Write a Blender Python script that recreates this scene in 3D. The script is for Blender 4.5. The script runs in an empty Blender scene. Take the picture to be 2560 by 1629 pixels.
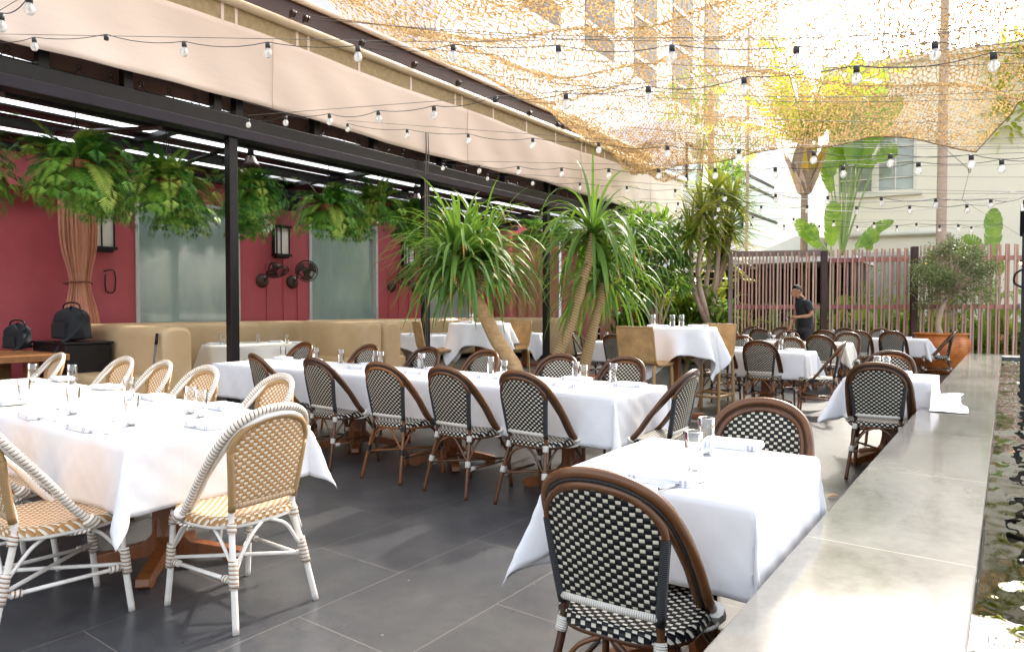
import bpy, math, random
import numpy as np
from mathutils import Vector, Matrix
PI = math.pi
rng = random.Random(7)
nr = np.random.default_rng(7)
SC = bpy.context.scene
COL = SC.collection
# ------------------------------------------------------------------ camera
F_PX, CX, CY, H = 1703.0, 1280.0, 814.5, 1.32
YAW, PITCH = math.radians(36.03), math.radians(1.46)
cd = bpy.data.cameras.new('camera'); cam = bpy.data.objects.new('camera', cd); COL.objects.link(cam)
cd.sensor_width = 36.0; cd.lens = 36.0*F_PX/2560.0; cd.clip_start = 0.05; cd.clip_end = 2000
cam.location = (0, 0, H); cam.rotation_euler = (PI/2-PITCH, 0, YAW)
SC.camera = cam
_s, _c = math.sin(YAW), math.cos(YAW)
_R = Vector((_c, _s, 0)); _F0 = Vector((-_s, _c, 0)); _U0 = Vector((0, 0, 1))
_F = _F0*math.cos(PITCH)-_U0*math.sin(PITCH); _U = _U0*math.cos(PITCH)+_F0*math.sin(PITCH)
def ray(u, v): return _F+_R*((u-CX)/F_PX)-_U*((v-CY)/F_PX)
def atz(u, v, z):
    d = ray(u, v); return Vector((0, 0, H))+d*((z-H)/d.z)
def atx(u, v, x):
    d = ray(u, v); return Vector((0, 0, H))+d*(x/d.x)
def atd(u, v, D): return Vector((0, 0, H))+ray(u, v)*D
# ------------------------------------------------------------------ mesh builder
class MB:
    def __init__(s): s.v = []; s.f = []; s.uv = []; s.m = []; s.sm = []
    def add(s, verts, faces, uvs=None, m=0, smooth=True):
        o = len(s.v); s.v.extend(verts)
        for i, f in enumerate(faces):
            s.f.append([o+k for k in f]); s.m.append(m); s.sm.append(smooth)
            s.uv.append(uvs[i] if uvs else [(0, 0)]*len(f))
    def box(s, c, d, rot=None, m=0, uvs=1.0):
        x, y, z = d[0]/2, d[1]/2, d[2]/2
        P = [Vector(p) for p in ((-x,-y,-z),(x,-y,-z),(x,y,-z),(-x,y,-z),(-x,-y,z),(x,-y,z),(x,y,z),(-x,y,z))]
        if rot is not None:
            if not isinstance(rot, Matrix): rot = Matrix.Rotation(rot, 3, 'Z')
            P = [rot@p for p in P]
        c = Vector(c)
        F = [(0,3,2,1),(4,5,6,7),(0,1,5,4),(1,2,6,5),(2,3,7,6),(3,0,4,7)]
        D = [(d[0],d[1]),(d[0],d[1]),(d[0],d[2]),(d[1],d[2]),(d[0],d[2]),(d[1],d[2])]
        U = [[(0,0),(a,0),(a,b),(0,b)] for a, b in D]
        s.add([tuple(p+c) for p in P], F, U, m, False)
    def tube(s, pts, r, n=8, m=0, cap=True, closed=False):
        pts = [Vector(p) for p in pts]; k = len(pts)
        rs = r if isinstance(r, (list, tuple)) else [r]*k
        V = []; L = [0]
        for i in range(1, k): L.append(L[-1]+(pts[i]-pts[i-1]).length)
        nrm = None
        for i in range(k):
            if closed: t = pts[(i+1) % k]-pts[i-1]
            else: t = pts[min(i+1, k-1)]-pts[max(i-1, 0)]
            if t.length < 1e-9: t = Vector((0, 0, 1))
            t.normalize()
            if nrm is None:
                a = Vector((0, 0, 1)) if abs(t.z) < .9 else Vector((1, 0, 0))
                nrm = t.cross(a).normalized()
            else:
                nrm = (nrm-t*nrm.dot(t))
                nrm = nrm.normalized() if nrm.length > 1e-6 else t.orthogonal().normalized()
            b = t.cross(nrm)
            for j in range(n):
                a = 2*PI*j/n
                V.append(tuple(pts[i]+(nrm*math.cos(a)+b*math.sin(a))*rs[i]))
        Fc = []; U = []
        K = k if closed else k-1
        for i in range(K):
            i2 = (i+1) % k; l1 = L[i]; l2 = L[i+1] if i+1 < k else L[i]+(pts[0]-pts[-1]).length
            for j in range(n):
                j2 = (j+1) % n
                Fc.append((i*n+j, i*n+j2, i2*n+j2, i2*n+j))
                U.append([(j/n, l1), ((j+1)/n, l1), ((j+1)/n, l2), (j/n, l2)])
        s.add(V, Fc, U, m, True)
        if cap and not closed:
            o = len(s.v)-len(V)
            s.f.append([o+j for j in range(n)][::-1]); s.uv.append([(0, 0)]*n); s.m.append(m); s.sm.append(False)
            s.f.append([o+(k-1)*n+j for j in range(n)]); s.uv.append([(0, L[-1])]*n); s.m.append(m); s.sm.append(False)
    def lathe(s, prof, c=(0, 0, 0), n=24, m=0, rot=None):
        V = []; Fc = []; U = []; c = Vector(c)
        for (r, z) in prof:
            for j in range(n):
                p = Vector((r*math.cos(2*PI*j/n), r*math.sin(2*PI*j/n), z))
                if rot is not None: p = rot@p
                V.append(tuple(p+c))
        for i in range(len(prof)-1):
            for j in range(n):
                j2 = (j+1) % n
                Fc.append((i*n+j, i*n+j2, (i+1)*n+j2, (i+1)*n+j)); U.append([(j/n, prof[i][1]), ((j+1)/n, prof[i][1]), ((j+1)/n, prof[i+1][1]), (j/n, prof[i+1][1])])
        s.add(V, Fc, U, m, True)
    def grid(s, fn, nu, nv, m=0, uvfn=None, smooth=True):
        V = []; T = []
        for j in range(nv+1):
            for i in range(nu+1):
                V.append(tuple(fn(i/nu, j/nv))); T.append(uvfn(i/nu, j/nv) if uvfn else (i/nu, j/nv))
        Fc = []; U = []
        for j in range(nv):
            for i in range(nu):
                q = (j*(nu+1)+i, j*(nu+1)+i+1, (j+1)*(nu+1)+i+1, (j+1)*(nu+1)+i)
                Fc.append(q); U.append([T[k] for k in q])
        s.add(V, Fc, U, m, smooth)
    def leaf(s, pts, ws, up=None, m=0, fold=0.0):
        """a strap leaf: midrib points, half widths"""
        pts = [Vector(p) for p in pts]; V = []; k = len(pts)
        for i in range(k):
            t = (pts[min(i+1, k-1)]-pts[max(i-1, 0)])
            if t.length < 1e-9: t = Vector((0, 0, -1))
            t.normalize()
            sd = t.cross(up if up is not None else Vector((0, 0, 1)))
            if sd.length < 1e-3: sd = t.orthogonal()
            sd.normalize(); nn = sd.cross(t)
            w = ws[i]
            V += [tuple(pts[i]-sd*w+nn*w*fold), tuple(pts[i]), tuple(pts[i]+sd*w+nn*w*fold)]
        Fc = []; U = []
        for i in range(k-1):
            a = 3*i; Fc += [(a, a+1, a+4, a+3), (a+1, a+2, a+5, a+4)]
            u0, u1 = i/(k-1), (i+1)/(k-1)
            U += [[(0, u0), (.5, u0), (.5, u1), (0, u1)], [(.5, u0), (1, u0), (1, u1), (.5, u1)]]
        s.add(V, Fc, U, m, True)
    def mesh(s, name, mats):
        me = bpy.data.meshes.new(name)
        me.from_pydata(s.v, [], s.f)
        uvl = me.uv_layers.new(name='UVMap')
        flat = [c for f in s.uv for p in f for c in p]
        uvl.data.foreach_set('uv', flat)
        me.polygons.foreach_set('material_index', s.m)
        me.polygons.foreach_set('use_smooth', s.sm)
        for m in (mats if isinstance(mats, (list, tuple)) else [mats]): me.materials.append(m)
        me.update(); return me
    def pieces(s):
        par = list(range(len(s.v)))
        def find(i):
            while par[i] != i: par[i] = par[par[i]]; i = par[i]
            return i
        for f in s.f:
            r0 = find(f[0])
            for k in f[1:]: par[find(k)] = r0
        out = {}
        for i, f in enumerate(s.f): out.setdefault(find(f[0]), []).append(i)
        res = []
        for fs in out.values():
            m = MB(); mp = {}
            for i in fs:
                g = []
                for k in s.f[i]:
                    if k not in mp: mp[k] = len(m.v); m.v.append(s.v[k])
                    g.append(mp[k])
                m.f.append(g); m.uv.append(s.uv[i]); m.m.append(s.m[i]); m.sm.append(s.sm[i])
            res.append(m)
        return res
    def split(s, name, mats, parent=None, bevel=0, loc=None):
        return [m.build(name, mats, parent, bevel, loc) for m in s.pieces()]
    def build(s, name, mats, parent=None, bevel=0, loc=None, rotz=0):
        o = bpy.data.objects.new(name, s.mesh(name, mats)); COL.objects.link(o)
        if parent is not None: o.parent = parent
        if loc is not None: o.location = loc
        o.rotation_euler.z = rotz
        if bevel:
            b = o.modifiers.new('bevel', 'BEVEL'); b.width = bevel; b.segments = 2; b.limit_method = 'ANGLE'
        return o
def rawmesh(name, V, Fq, mats, uv=None, smooth=False):
    """numpy quads -> mesh"""
    me = bpy.data.meshes.new(name)
    V = np.asarray(V, np.float32); Fq = np.asarray(Fq, np.int32); n, k = Fq.shape
    me.vertices.add(len(V)); me.vertices.foreach_set('co', V.ravel())
    me.loops.add(n*k); me.loops.foreach_set('vertex_index', Fq.ravel())
    me.polygons.add(n); me.polygons.foreach_set('loop_start', np.arange(0, n*k, k, dtype=np.int32))
    me.polygons.foreach_set('use_smooth', np.full(n, smooth))
    if uv is not None:
        l = me.uv_layers.new(name='UVMap'); l.data.foreach_set('uv', np.asarray(uv, np.float32).ravel())
    me.update(calc_edges=True); me.validate()
    for m in (mats if isinstance(mats, (list, tuple)) else [mats]): me.materials.append(m)
    return me
def link(name, me, parent=None, loc=None, rotz=0):
    o = bpy.data.objects.new(name, me); COL.objects.link(o)
    if parent is not None: o.parent = parent
    if loc is not None: o.location = loc
    o.rotation_euler.z = rotz
    return o
def tag(o, label=None, cat=None, group=None, kind=None):
    if label: o['label'] = label
    if cat: o['category'] = cat
    if group: o['group'] = group
    if kind: o['kind'] = kind
    return o
def thing(name, label, cat, loc=(0, 0, 0), rotz=0, group=None):
    o = bpy.data.objects.new(name, None); COL.objects.link(o)
    o.location = loc; o.rotation_euler = (0, 0, rotz); o.empty_display_size = .1
    return tag(o, label, cat, group)
KIDS = {}
def children(o):
    return [c for c in bpy.data.objects if c.parent == o]
def snapshot(root):
    KIDS[root.name] = [(c, [g for g in bpy.data.objects if g.parent == c]) for c in bpy.data.objects if c.parent == root]
def dup(root, loc, rotz=0, label=None, group=None, scale=None):
    r = root.copy(); COL.objects.link(r); r.location = loc; r.rotation_euler = (0, 0, rotz)
    if scale: r.scale = (scale,)*3 if not isinstance(scale, tuple) else scale
    if label: r['label'] = label
    if group: r['group'] = group
    if root.name not in KIDS: snapshot(root)
    for c, gs in KIDS[root.name]:
        d = c.copy(); COL.objects.link(d); d.parent = r
        for g in gs:
            e = g.copy(); COL.objects.link(e); e.parent = d
    return r
def catmull(P, n=6, closed=False):
    P = [Vector(p) for p in P]; out = []; k = len(P)
    R = range(k) if closed else range(k-1)
    for i in R:
        if closed: a, b, c, d = P[i-1], P[i], P[(i+1) % k], P[(i+2) % k]
        else: a, b, c, d = P[max(i-1, 0)], P[i], P[i+1], P[min(i+2, k-1)]
        for j in range(n):
            t = j/n
            out.append(.5*((2*b)+(c-a)*t+(2*a-5*b+4*c-d)*t*t+(3*b-a-3*c+d)*t**3))
    if not closed: out.append(P[-1])
    return out
# ------------------------------------------------------------------ materials
class NT:
    def __init__(s, name):
        s.mat = bpy.data.materials.new(name); s.mat.use_nodes = True
        s.t = s.mat.node_tree; s.n = s.t.nodes; s.l = s.t.links
        s.bsdf = s.n['Principled BSDF']; s.out = s.n['Material Output']
    def new(s, typ, **kw):
        n = s.n.new(typ)
        for k, v in kw.items():
            if k in n.inputs: n.inputs[k].default_value = v
            else: setattr(n, k, v)
        return n
    def con(s, a, b): s.l.new(a, b)
    def math(s, op, a, b=None, c=None):
        n = s.n.new('ShaderNodeMath'); n.operation = op
        for i, x in enumerate((a, b, c)):
            if x is None: continue
            if isinstance(x, (int, float)): n.inputs[i].default_value = x
            else: s.con(x, n.inputs[i])
        return n.outputs[0]
    def mix(s, fac, a, b):
        n = s.n.new('ShaderNodeMix'); n.data_type = 'RGBA'
        for sock, x in ((n.inputs[0], fac), (n.inputs[6], a), (n.inputs[7], b)):
            if isinstance(x, (int, float)): sock.default_value = x
            elif isinstance(x, (tuple, list)): sock.default_value = (*x[:3], 1)
            else: s.con(x, sock)
        return n.outputs[2]
    def coord(s, kind='Object', scale=None):
        tc = s.n.new('ShaderNodeTexCoord'); o = tc.outputs[kind]
        if scale:
            mp = s.n.new('ShaderNodeMapping'); mp.inputs['Scale'].default_value = scale; s.con(o, mp.inputs[0]); o = mp.outputs[0]
        return o
    def noise(s, co, scale, detail=4, rough=.6, dist=0):
        n = s.new('ShaderNodeTexNoise', Scale=scale, Detail=detail, Roughness=rough, Distortion=dist); s.con(co, n.inputs['Vector']); return n.outputs['Fac']
    def ramp(s, x, stops):
        n = s.n.new('ShaderNodeValToRGB'); e = n.color_ramp.elements
        while len(e) < len(stops): e.new(.5)
        for i, (p, c) in enumerate(stops): e[i].position = p; e[i].color = (*c, 1) if len(c) == 3 else c
        s.con(x, n.inputs[0]); return n.outputs[0]
    def bump(s, h, strength=.3, dist=.01, prev=None):
        n = s.new('ShaderNodeBump', Strength=strength, Distance=dist); s.con(h, n.inputs['Height'])
        s.con(n.outputs[0], s.bsdf.inputs['Normal']); return n.outputs[0]
    def set(s, color=None, rough=None, metal=None, spec=None, **kw):
        b = s.bsdf
        for k, v in (('Base Color', color), ('Roughness', rough), ('Metallic', metal), ('Specular IOR Level', spec)):
            if v is None: continue
            if isinstance(v, (int, float)): b.inputs[k].default_value = v
            elif isinstance(v, (tuple, list)): b.inputs[k].default_value = (*v[:3], 1)
            else: s.con(v, b.inputs[k])
        return s.mat
def simple(name, c1, c2=None, rough=.5, scale=6, metal=0, bump=0, bscale=None, spec=.5, coord='Object', stretch=None, lo=.35, hi=.7, bdist=.01):
    t = NT(name); co = t.coord(coord, stretch)
    if c2 is None: c2 = tuple(min(1, x*.78) for x in c1)
    n = t.noise(co, scale, 5, .62)
    col = t.ramp(n, [(lo, c1), (hi, c2)])
    t.set(col, rough, metal, spec)
    if bump:
        b = t.noise(co, bscale or scale*6, 4, .6); t.bump(b, bump, bdist)
    return t.mat
def weave_mat(name, dark, light, sx=.036, sy=.018, dark2=None, du=.41, lo=.15, hi=.86):
    t = NT(name); uv = t.n.new('ShaderNodeUVMap'); sp = t.n.new('ShaderNodeSeparateXYZ'); t.con(uv.outputs[0], sp.inputs[0])
    v = t.math('DIVIDE', sp.outputs[1], sy); r = t.math('FLOOR', v); fv = t.math('SUBTRACT', v, r)
    par = t.math('MULTIPLY', t.math('FLOORED_MODULO', r, 2.0), .5)
    u = t.math('ADD', t.math('DIVIDE', sp.outputs[0], sx), par); fu = t.math('FRACT', u)
    a = t.math('LESS_THAN', fu, du); b = t.math('GREATER_THAN', fv, lo); c = t.math('LESS_THAN', fv, hi)
    w = t.math('MULTIPLY', t.math('MULTIPLY', a, b), c)
    # strand relief
    hu = t.math('SINE', t.math('MULTIPLY', fu, 2*PI*2)); hv = t.math('SINE', t.math('MULTIPLY', fv, PI))
    h = t.math('ADD', t.math('MULTIPLY', hv, .7), t.math('MULTIPLY', w, .35)); h = t.math('ADD', h, t.math('MULTIPLY', hu, .12))
    oi = t.new('ShaderNodeObjectInfo').outputs['Random']; nz = t.math('ADD', t.math('MULTIPLY', t.noise(t.coord('Object'), 40, 3), .6), t.math('MULTIPLY', oi, .45))
    dk = t.mix(nz, dark, dark2 or tuple(x*1.5 for x in dark))
    lt = t.mix(nz, light, (light[0]*.78, light[1]*.74, light[2]*.66))
    t.set(t.mix(w, dk, lt), .46, spec=.3); t.bump(h, .7, .004)
    return t.mat
def band_mat(name, a, b, period=.022, duty=.72, rough=.4, bump=.5):
    """cane wrapping: bands along the length of a tube (UV y is metres)"""
    t = NT(name); uv = t.n.new('ShaderNodeUVMap'); sp = t.n.new('ShaderNodeSeparateXYZ'); t.con(uv.outputs[0], sp.inputs[0])
    v = t.math('ADD', t.math('DIVIDE', sp.outputs[1], period), sp.outputs[0]); f = t.math('FRACT', v)
    k = t.math('LESS_THAN', f, duty)
    nz = t.noise(t.coord('Object'), 30, 3)
    t.set(t.mix(k, t.mix(nz, b, tuple(x*.7 for x in b)), t.mix(nz, a, tuple(x*.85 for x in a))), rough)
    h = t.math('ABSOLUTE', t.math('SINE', t.math('MULTIPLY', f, PI))); t.bump(h, bump, .004)
    return t.mat
def leaf_mat(name, c1, c2, rough=.42, trans=.35, scale=2.5, tip=None):
    t = NT(name); n = t.noise(t.coord('Object'), scale, 3)
    g = t.new('ShaderNodeNewGeometry')
    f = t.math('ADD', t.math('MULTIPLY', n, .6), t.math('MULTIPLY', g.outputs['Random Per Island'], .45))
    col = t.ramp(f, [(.25, c1), (.75, c2)])
    if tip is not None:
        uv = t.n.new('ShaderNodeUVMap'); sp = t.n.new('ShaderNodeSeparateXYZ'); t.con(uv.outputs[0], sp.inputs[0])
        k = t.math('MULTIPLY', t.math('GREATER_THAN', t.math('ADD', sp.outputs[1], t.math('MULTIPLY', g.outputs['Random Per Island'], .25)), 1.08), .8)
        col = t.mix(k, col, tip)
    t.set(col, rough)
    tr = t.new('ShaderNodeBsdfTranslucent'); t.con(t.mix(.5, col, (c2[0]*1.6, c2[1]*1.5, c2[2]*.6)), tr.inputs[0])
    mx = t.new('ShaderNodeMixShader'); mx.inputs[0].default_value = trans
    t.con(t.bsdf.outputs[0], mx.inputs[1]); t.con(tr.outputs[0], mx.inputs[2]); t.con(mx.outputs[0], t.out.inputs[0])
    return t.mat
def glass_mat(name, tint=(1, 1, 1), ior=1.5, rough=.02, gain=1.0, white=0.0, bumpscale=None, bumpstr=.2, bdist=.02, stretch=None):
    """thin clear pane: fresnel reflection over see-through"""
    t = NT(name); t.n.remove(t.bsdf)
    tr = t.new('ShaderNodeBsdfTransparent'); tr.inputs[0].default_value = (*tint, 1)
    gl = t.new('ShaderNodeBsdfGlossy', Roughness=rough)
    fr = t.new('ShaderNodeFresnel', IOR=ior)
    mx = t.new('ShaderNodeMixShader'); t.con(t.math('MULTIPLY', fr.outputs[0], gain), mx.inputs[0])
    base = tr.outputs[0]
    if white:
        df = t.new('ShaderNodeBsdfTranslucent'); df.inputs[0].default_value = (.9, .9, .88, 1)
        d2 = t.new('ShaderNodeBsdfDiffuse'); d2.inputs[0].default_value = (.85, .85, .83, 1)
        m3 = t.new('ShaderNodeMixShader'); m3.inputs[0].default_value = .5; t.con(df.outputs[0], m3.inputs[1]); t.con(d2.outputs[0], m3.inputs[2])
        m2 = t.new('ShaderNodeMixShader'); m2.inputs[0].default_value = white; t.con(base, m2.inputs[1]); t.con(m3.outputs[0], m2.inputs[2]); base = m2.outputs[0]
    t.con(base, mx.inputs[1]); t.con(gl.outputs[0], mx.inputs[2]); t.con(mx.outputs[0], t.out.inputs[0])
    if bumpscale:
        nz = t.noise(t.coord('Object', stretch), bumpscale, 2, .5); bp = t.new('ShaderNodeBump', Strength=bumpstr, Distance=bdist)
        t.con(nz, bp.inputs['Height']); t.con(bp.outputs[0], gl.inputs['Normal']); t.con(bp.outputs[0], fr.inputs['Normal'])
    return t.mat
def wood_mat(name, c1, c2, rough=.4, scale=3, axis=(1, 1, .12), bump=.08):
    t = NT(name); co = t.coord('Object', axis)
    n = t.noise(co, scale*6, 6, .65, .6); n2 = t.noise(co, scale*22, 3, .5)
    f = t.math('ADD', t.math('MULTIPLY', n, .8), t.math('MULTIPLY', n2, .25))
    t.set(t.ramp(f, [(.32, c1), (.72, c2)]), rough); t.bump(n2, bump, .004)
    return t.mat
M = {}
M['black_weave'] = weave_mat('black_white_weave', (.004, .004, .005), (.70, .66, .56))
M['brown_weave'] = weave_mat('tan_white_weave', (.36, .17, .055), (.84, .77, .64), .036, .018, (.48, .26, .10), .45, .1, .9)
def bamboo(name, c1, c2):
    t = NT(name); n = t.noise(t.coord('Object', (1, 1, .3)), 9, 5); oi = t.new('ShaderNodeObjectInfo').outputs['Random']
    f = t.math('ADD', t.math('MULTIPLY', n, .75), t.math('MULTIPLY', oi, .3)); t.set(t.ramp(f, [(.35, c1), (.78, c2)]), .27); t.bump(n, .06, .01); return t.mat
M['bamboo'] = simple('dark_bamboo', (.115, .042, .013), (.05, .019, .008), .26, 9, bump=.05, stretch=(1, 1, .3))
M['bamboo_light'] = simple('honey_bamboo', (.24, .085, .02), (.11, .038, .012), .28, 9, bump=.05, stretch=(1, 1, .3))
M['bamboo'] = bamboo('dark_bamboo', (.13, .05, .015), (.048, .018, .008)); M['bamboo_light'] = bamboo('honey_bamboo', (.28, .10, .024), (.11, .038, .012))
M['black_cord'] = band_mat('black_cord', (.012, .012, .013), (.004, .004, .004), .006, .8, .4, .6)
M['white_cord'] = band_mat('white_cord', (.78, .74, .66), (.45, .40, .33), .007, .8, .5, .6)
M['white_cane'] = simple('white_cane', (.80, .76, .70), (.66, .60, .53), .35, 12, bump=.05)
M['white_wrap'] = band_mat('white_wrap', (.80, .74, .66), (.30, .17, .075), .0165, .72)
M['leg_wrap'] = band_mat('leg_wrap', (.80, .74, .66), (.30, .18, .09), .017, .62)
M['tan_wrap'] = band_mat('tan_wrap', (.42, .25, .095), (.26, .14, .05), .007, .8)
M['table_wood'] = wood_mat('table_wood', (.30, .10, .03), (.14, .045, .015), .35)
M['teak'] = wood_mat('teak', (.40, .17, .05), (.22, .085, .025), .45, 2, (.15, 1, 1))
def cloth_mat(name, c):
    t = NT(name); co = t.coord('Object')
    n = t.noise(co, 3.5, 3, .5); w = t.noise(co, 900, 1)
    v = t.new('ShaderNodeTexVoronoi', Scale=2.2); v.feature = 'DISTANCE_TO_EDGE'; v.voronoi_dimensions = '3D'; t.con(co, v.inputs['Vector'])
    cr = t.math('MINIMUM', t.math('MULTIPLY', v.outputs[0], 14.0), 1.0)
    sp = t.n.new('ShaderNodeSeparateXYZ'); t.con(co, sp.inputs[0])
    for k, per in ((0, .47), (1, .41)):
        fr = t.math('ABSOLUTE', t.math('SUBTRACT', t.math('FRACT', t.math('DIVIDE', sp.outputs[k], per)), .5))
        cr = t.math('ADD', cr, t.math('MULTIPLY', t.math('MAXIMUM', t.math('SUBTRACT', 1.0, t.math('MULTIPLY', fr, 45.0)), 0.0), 3.0))
    t.set(c, .75, spec=.25); t.bump(t.math('ADD', t.math('MULTIPLY', n, .6), t.math('ADD', t.math('MULTIPLY', cr, .012), t.math('MULTIPLY', w, .006))), .40, .03)
    return t.mat
M['cloth'] = cloth_mat('white_cloth', (.72, .715, .73))
M['cloth_cream'] = cloth_mat('cream_cloth', (.71, .68, .61))
def napkin_mat():
    t = NT('striped_napkin'); sp = t.n.new('ShaderNodeSeparateXYZ'); t.con(t.coord('Object'), sp.inputs[0])
    a = t.math('ABSOLUTE', t.math('SUBTRACT', t.math('ABSOLUTE', sp.outputs[0]), .085))
    k = t.math('LESS_THAN', t.math('ABSOLUTE', t.math('SUBTRACT', a, .008)), .004)
    t.set(t.mix(t.math('MULTIPLY', k, .75), (.80, .80, .82), (.33, .34, .45)), .8)
    t.bump(t.noise(t.coord('Object'), 60, 3), .3, .004); return t.mat
M['napkin'] = napkin_mat()
M['glass'] = glass_mat('tumbler_glass', (.97, .98, .98), 1.5, .02, 1.3)
M['glass_base'] = glass_mat('tumbler_base', (.80, .83, .84), 1.7, .03, 1.8)
M['bulb'] = glass_mat('bulb_glass', (1, 1, 1), 1.35, .05, .8, .66)
M['steel'] = simple('steel', (.62, .62, .64), (.5, .5, .52), .22, 20, metal=1)
M['wire'] = simple('wire', (.17, .15, .13), (.13, .115, .10), .5, 20)
M['black_wire'] = simple('black_wire', (.02, .02, .02), (.03, .03, .03), .5, 20)
M['black_metal'] = simple('black_metal', (.0045, .004, .0045), (.009, .008, .009), .42, 5, bump=.04, spec=.35)
M['beam_metal'] = simple('beam_metal', (.020, .015, .026), (.012, .010, .016), .42, 4, spec=.3)
M['bronze'] = simple('bronze', (.035, .02, .015), (.055, .03, .02), .4, 8)
M['red'] = simple('red_plaster', (.46, .078, .10), (.40, .066, .086), .55, 2.2, bump=.12, bscale=60)
M['curtain'] = simple('curtain', (.64, .32, .225), (.54, .25, .17), .8, 18, bump=.2, bscale=120, stretch=(1, 1, .2))
M['curtain_dark'] = simple('curtain_dark', (.26, .10, .07), (.21, .075, .052), .75, 18, bump=.2, bscale=120, stretch=(1, 1, .2))
M['banq'] = simple('tan_vinyl', (.60, .43, .245), (.52, .355, .185), .45, 2.5, bump=.08, bscale=14)
M['plinth'] = simple('plinth', (.03, .018, .014), None, .6)
M['awning'] = simple('awning_fabric', (.80, .68, .60), (.73, .61, .53), .8, 1.1, bump=.3, bscale=3.5, stretch=(1, .25, 1), bdist=.03)
M['liner'] = simple('liner_fabric', (.15, .085, .075), (.12, .068, .06), .8, 2)
M['concrete'] = simple('concrete', (.42, .33, .19), (.30, .225, .125), .85, 14, bump=.3, bscale=70)
M['gutter'] = simple('gutter', (.66, .55, .40), (.55, .44, .30), .5, 3, bump=.05)
M['maroon'] = simple('maroon', (.05, .018, .016), (.03, .012, .012), .5, 3)
M['translucent'] = NT('panel').mat
def panel_mat():
    t = NT('skylight_panel'); tr = t.new('ShaderNodeBsdfTranslucent'); tr.inputs[0].default_value = (.85, .9, .92, 1)
    tp = t.new('ShaderNodeBsdfTransparent'); tp.inputs[0].default_value = (.85, .9, .92, 1)
    mx = t.new('ShaderNodeMixShader'); mx.inputs[0].default_value = .6; t.con(tr.outputs[0], mx.inputs[1]); t.con(tp.outputs[0], mx.inputs[2]); t.con(mx.outputs[0], t.out.inputs[0]); return t.mat
M['panel'] = panel_mat()
def frosted():
    t = NT('frosted_window'); n = t.noise(t.coord('Object', (1, 1, .3)), 3, 4)
    t.set(t.ramp(n, [(.3, (.24, .34, .32)), (.7, (.34, .43, .40))]), .18, spec=.6); t.bsdf.inputs['Coat Weight'].default_value = .9; t.bsdf.inputs['Coat IOR'].default_value = 1.75; t.bsdf.inputs['Coat Roughness'].default_value = .03
    return t.mat
M['frosted'] = frosted()
M['alu'] = simple('alu_frame', (.55, .55, .54), (.48, .48, .47), .4, 5)
M['lamp_glass'] = simple('lamp_glass', (.75, .72, .66), (.68, .65, .6), .3, 4)
M['terracotta'] = simple('terracotta', (.36, .13, .045), (.25, .085, .03), .5, 6, bump=.1)
M['urn'] = None
def urn_mat():
    t = NT('glazed_urn'); co = t.coord('Object'); sp = t.n.new('ShaderNodeSeparateXYZ'); t.con(co, sp.inputs[0])
    h = t.math('SINE', t.math('MULTIPLY', sp.outputs[2], 190)); n = t.noise(co, 7, 5)
    f = t.math('ADD', n, t.math('MULTIPLY', h, .10))
    t.set(t.ramp(f, [(.3, (.66, .21, .03)), (.75, (.30, .07, .014))]), .28); t.bump(t.math('ADD', h, t.math('MULTIPLY', n, 1.2)), .4, .006); return t.mat
M['urn'] = urn_mat()
M['soil'] = simple('soil', (.03, .02, .014), (.05, .035, .025), .95, 30, bump=.6)
def fence_wood(name, cols, sc):
    t = NT(name); co = t.coord('Object'); g = t.new('ShaderNodeNewGeometry')
    col = t.ramp(g.outputs['Random Per Island'], [(i/(len(cols)-1), c) for i, c in enumerate(cols)])
    n = t.noise(t.coord('Object', (6, 6, .6)), 5, 5)
    t.set(t.mix(t.math('MULTIPLY', n, .55), col, (.12, .075, .07)), .7); t.bump(n, .25, .006); return t.mat
M['slat'] = fence_wood('fence_slat', [(.68, .46, .36), (.55, .31, .25), (.76, .54, .43), (.62, .38, .31), (.70, .40, .28)], 5)
M['rail'] = fence_wood('fence_rail', [(.46, .13, .13), (.62, .24, .17), (.31, .075, .11), (.58, .30, .24), (.50, .17, .13)], 5)
M['post'] = simple('fence_post', (.045, .016, .015), (.07, .028, .025), .6, 8, stretch=(1, 1, .2))
M['grey_post'] = simple('grey_post', (.27, .20, .175), (.19, .145, .125), .8, 8, stretch=(1, 1, .2))
M['cream_wall'] = simple('cream_wall', (.82, .76, .62), (.78, .72, .58), .85, .8, bump=.1, bscale=30)
M['cream_trim'] = simple('cream_trim', (.78, .74, .63), None, .7, 1)
M['white_wall'] = simple('white_wall', (.80, .81, .83), (.76, .77, .80), .8, .5)
M['tower_window'] = simple('tower_window', (.025, .02, .018), (.04, .034, .03), .5, 1, spec=.2)
M['teal_glass'] = simple('teal_glass', (.45, .62, .62), (.55, .70, .70), .12, .6)
M['pane'] = simple('window_pane', (.36, .40, .34), (.22, .25, .22), .08, 1.2, spec=.8)
M['canvas'] = simple('canvas', (.82, .80, .75), (.78, .76, .71), .8, 1.5)
M['wicker'] = None
def wicker():
    t = NT('wicker'); uv = t.n.new('ShaderNodeUVMap'); sp = t.n.new('ShaderNodeSeparateXYZ'); t.con(uv.outputs[0], sp.inputs[0])
    a = t.math('SINE', t.math('MULTIPLY', sp.outputs[0], 2*PI/.030)); b = t.math('SINE', t.math('MULTIPLY', sp.outputs[1], 2*PI/.022))
    h = t.math('MULTIPLY', a, b); n = t.noise(t.coord('Object'), 7, 4)
    f = t.math('ADD', t.math('MULTIPLY', t.math('ADD', h, 1), .22), t.math('MULTIPLY', n, .7))
    t.set(t.ramp(f, [(.28, (.16, .075, .025)), (.78, (.66, .40, .16))]), .42); t.bump(h, .8, .004); return t.mat
M['wicker'] = wicker()
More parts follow.
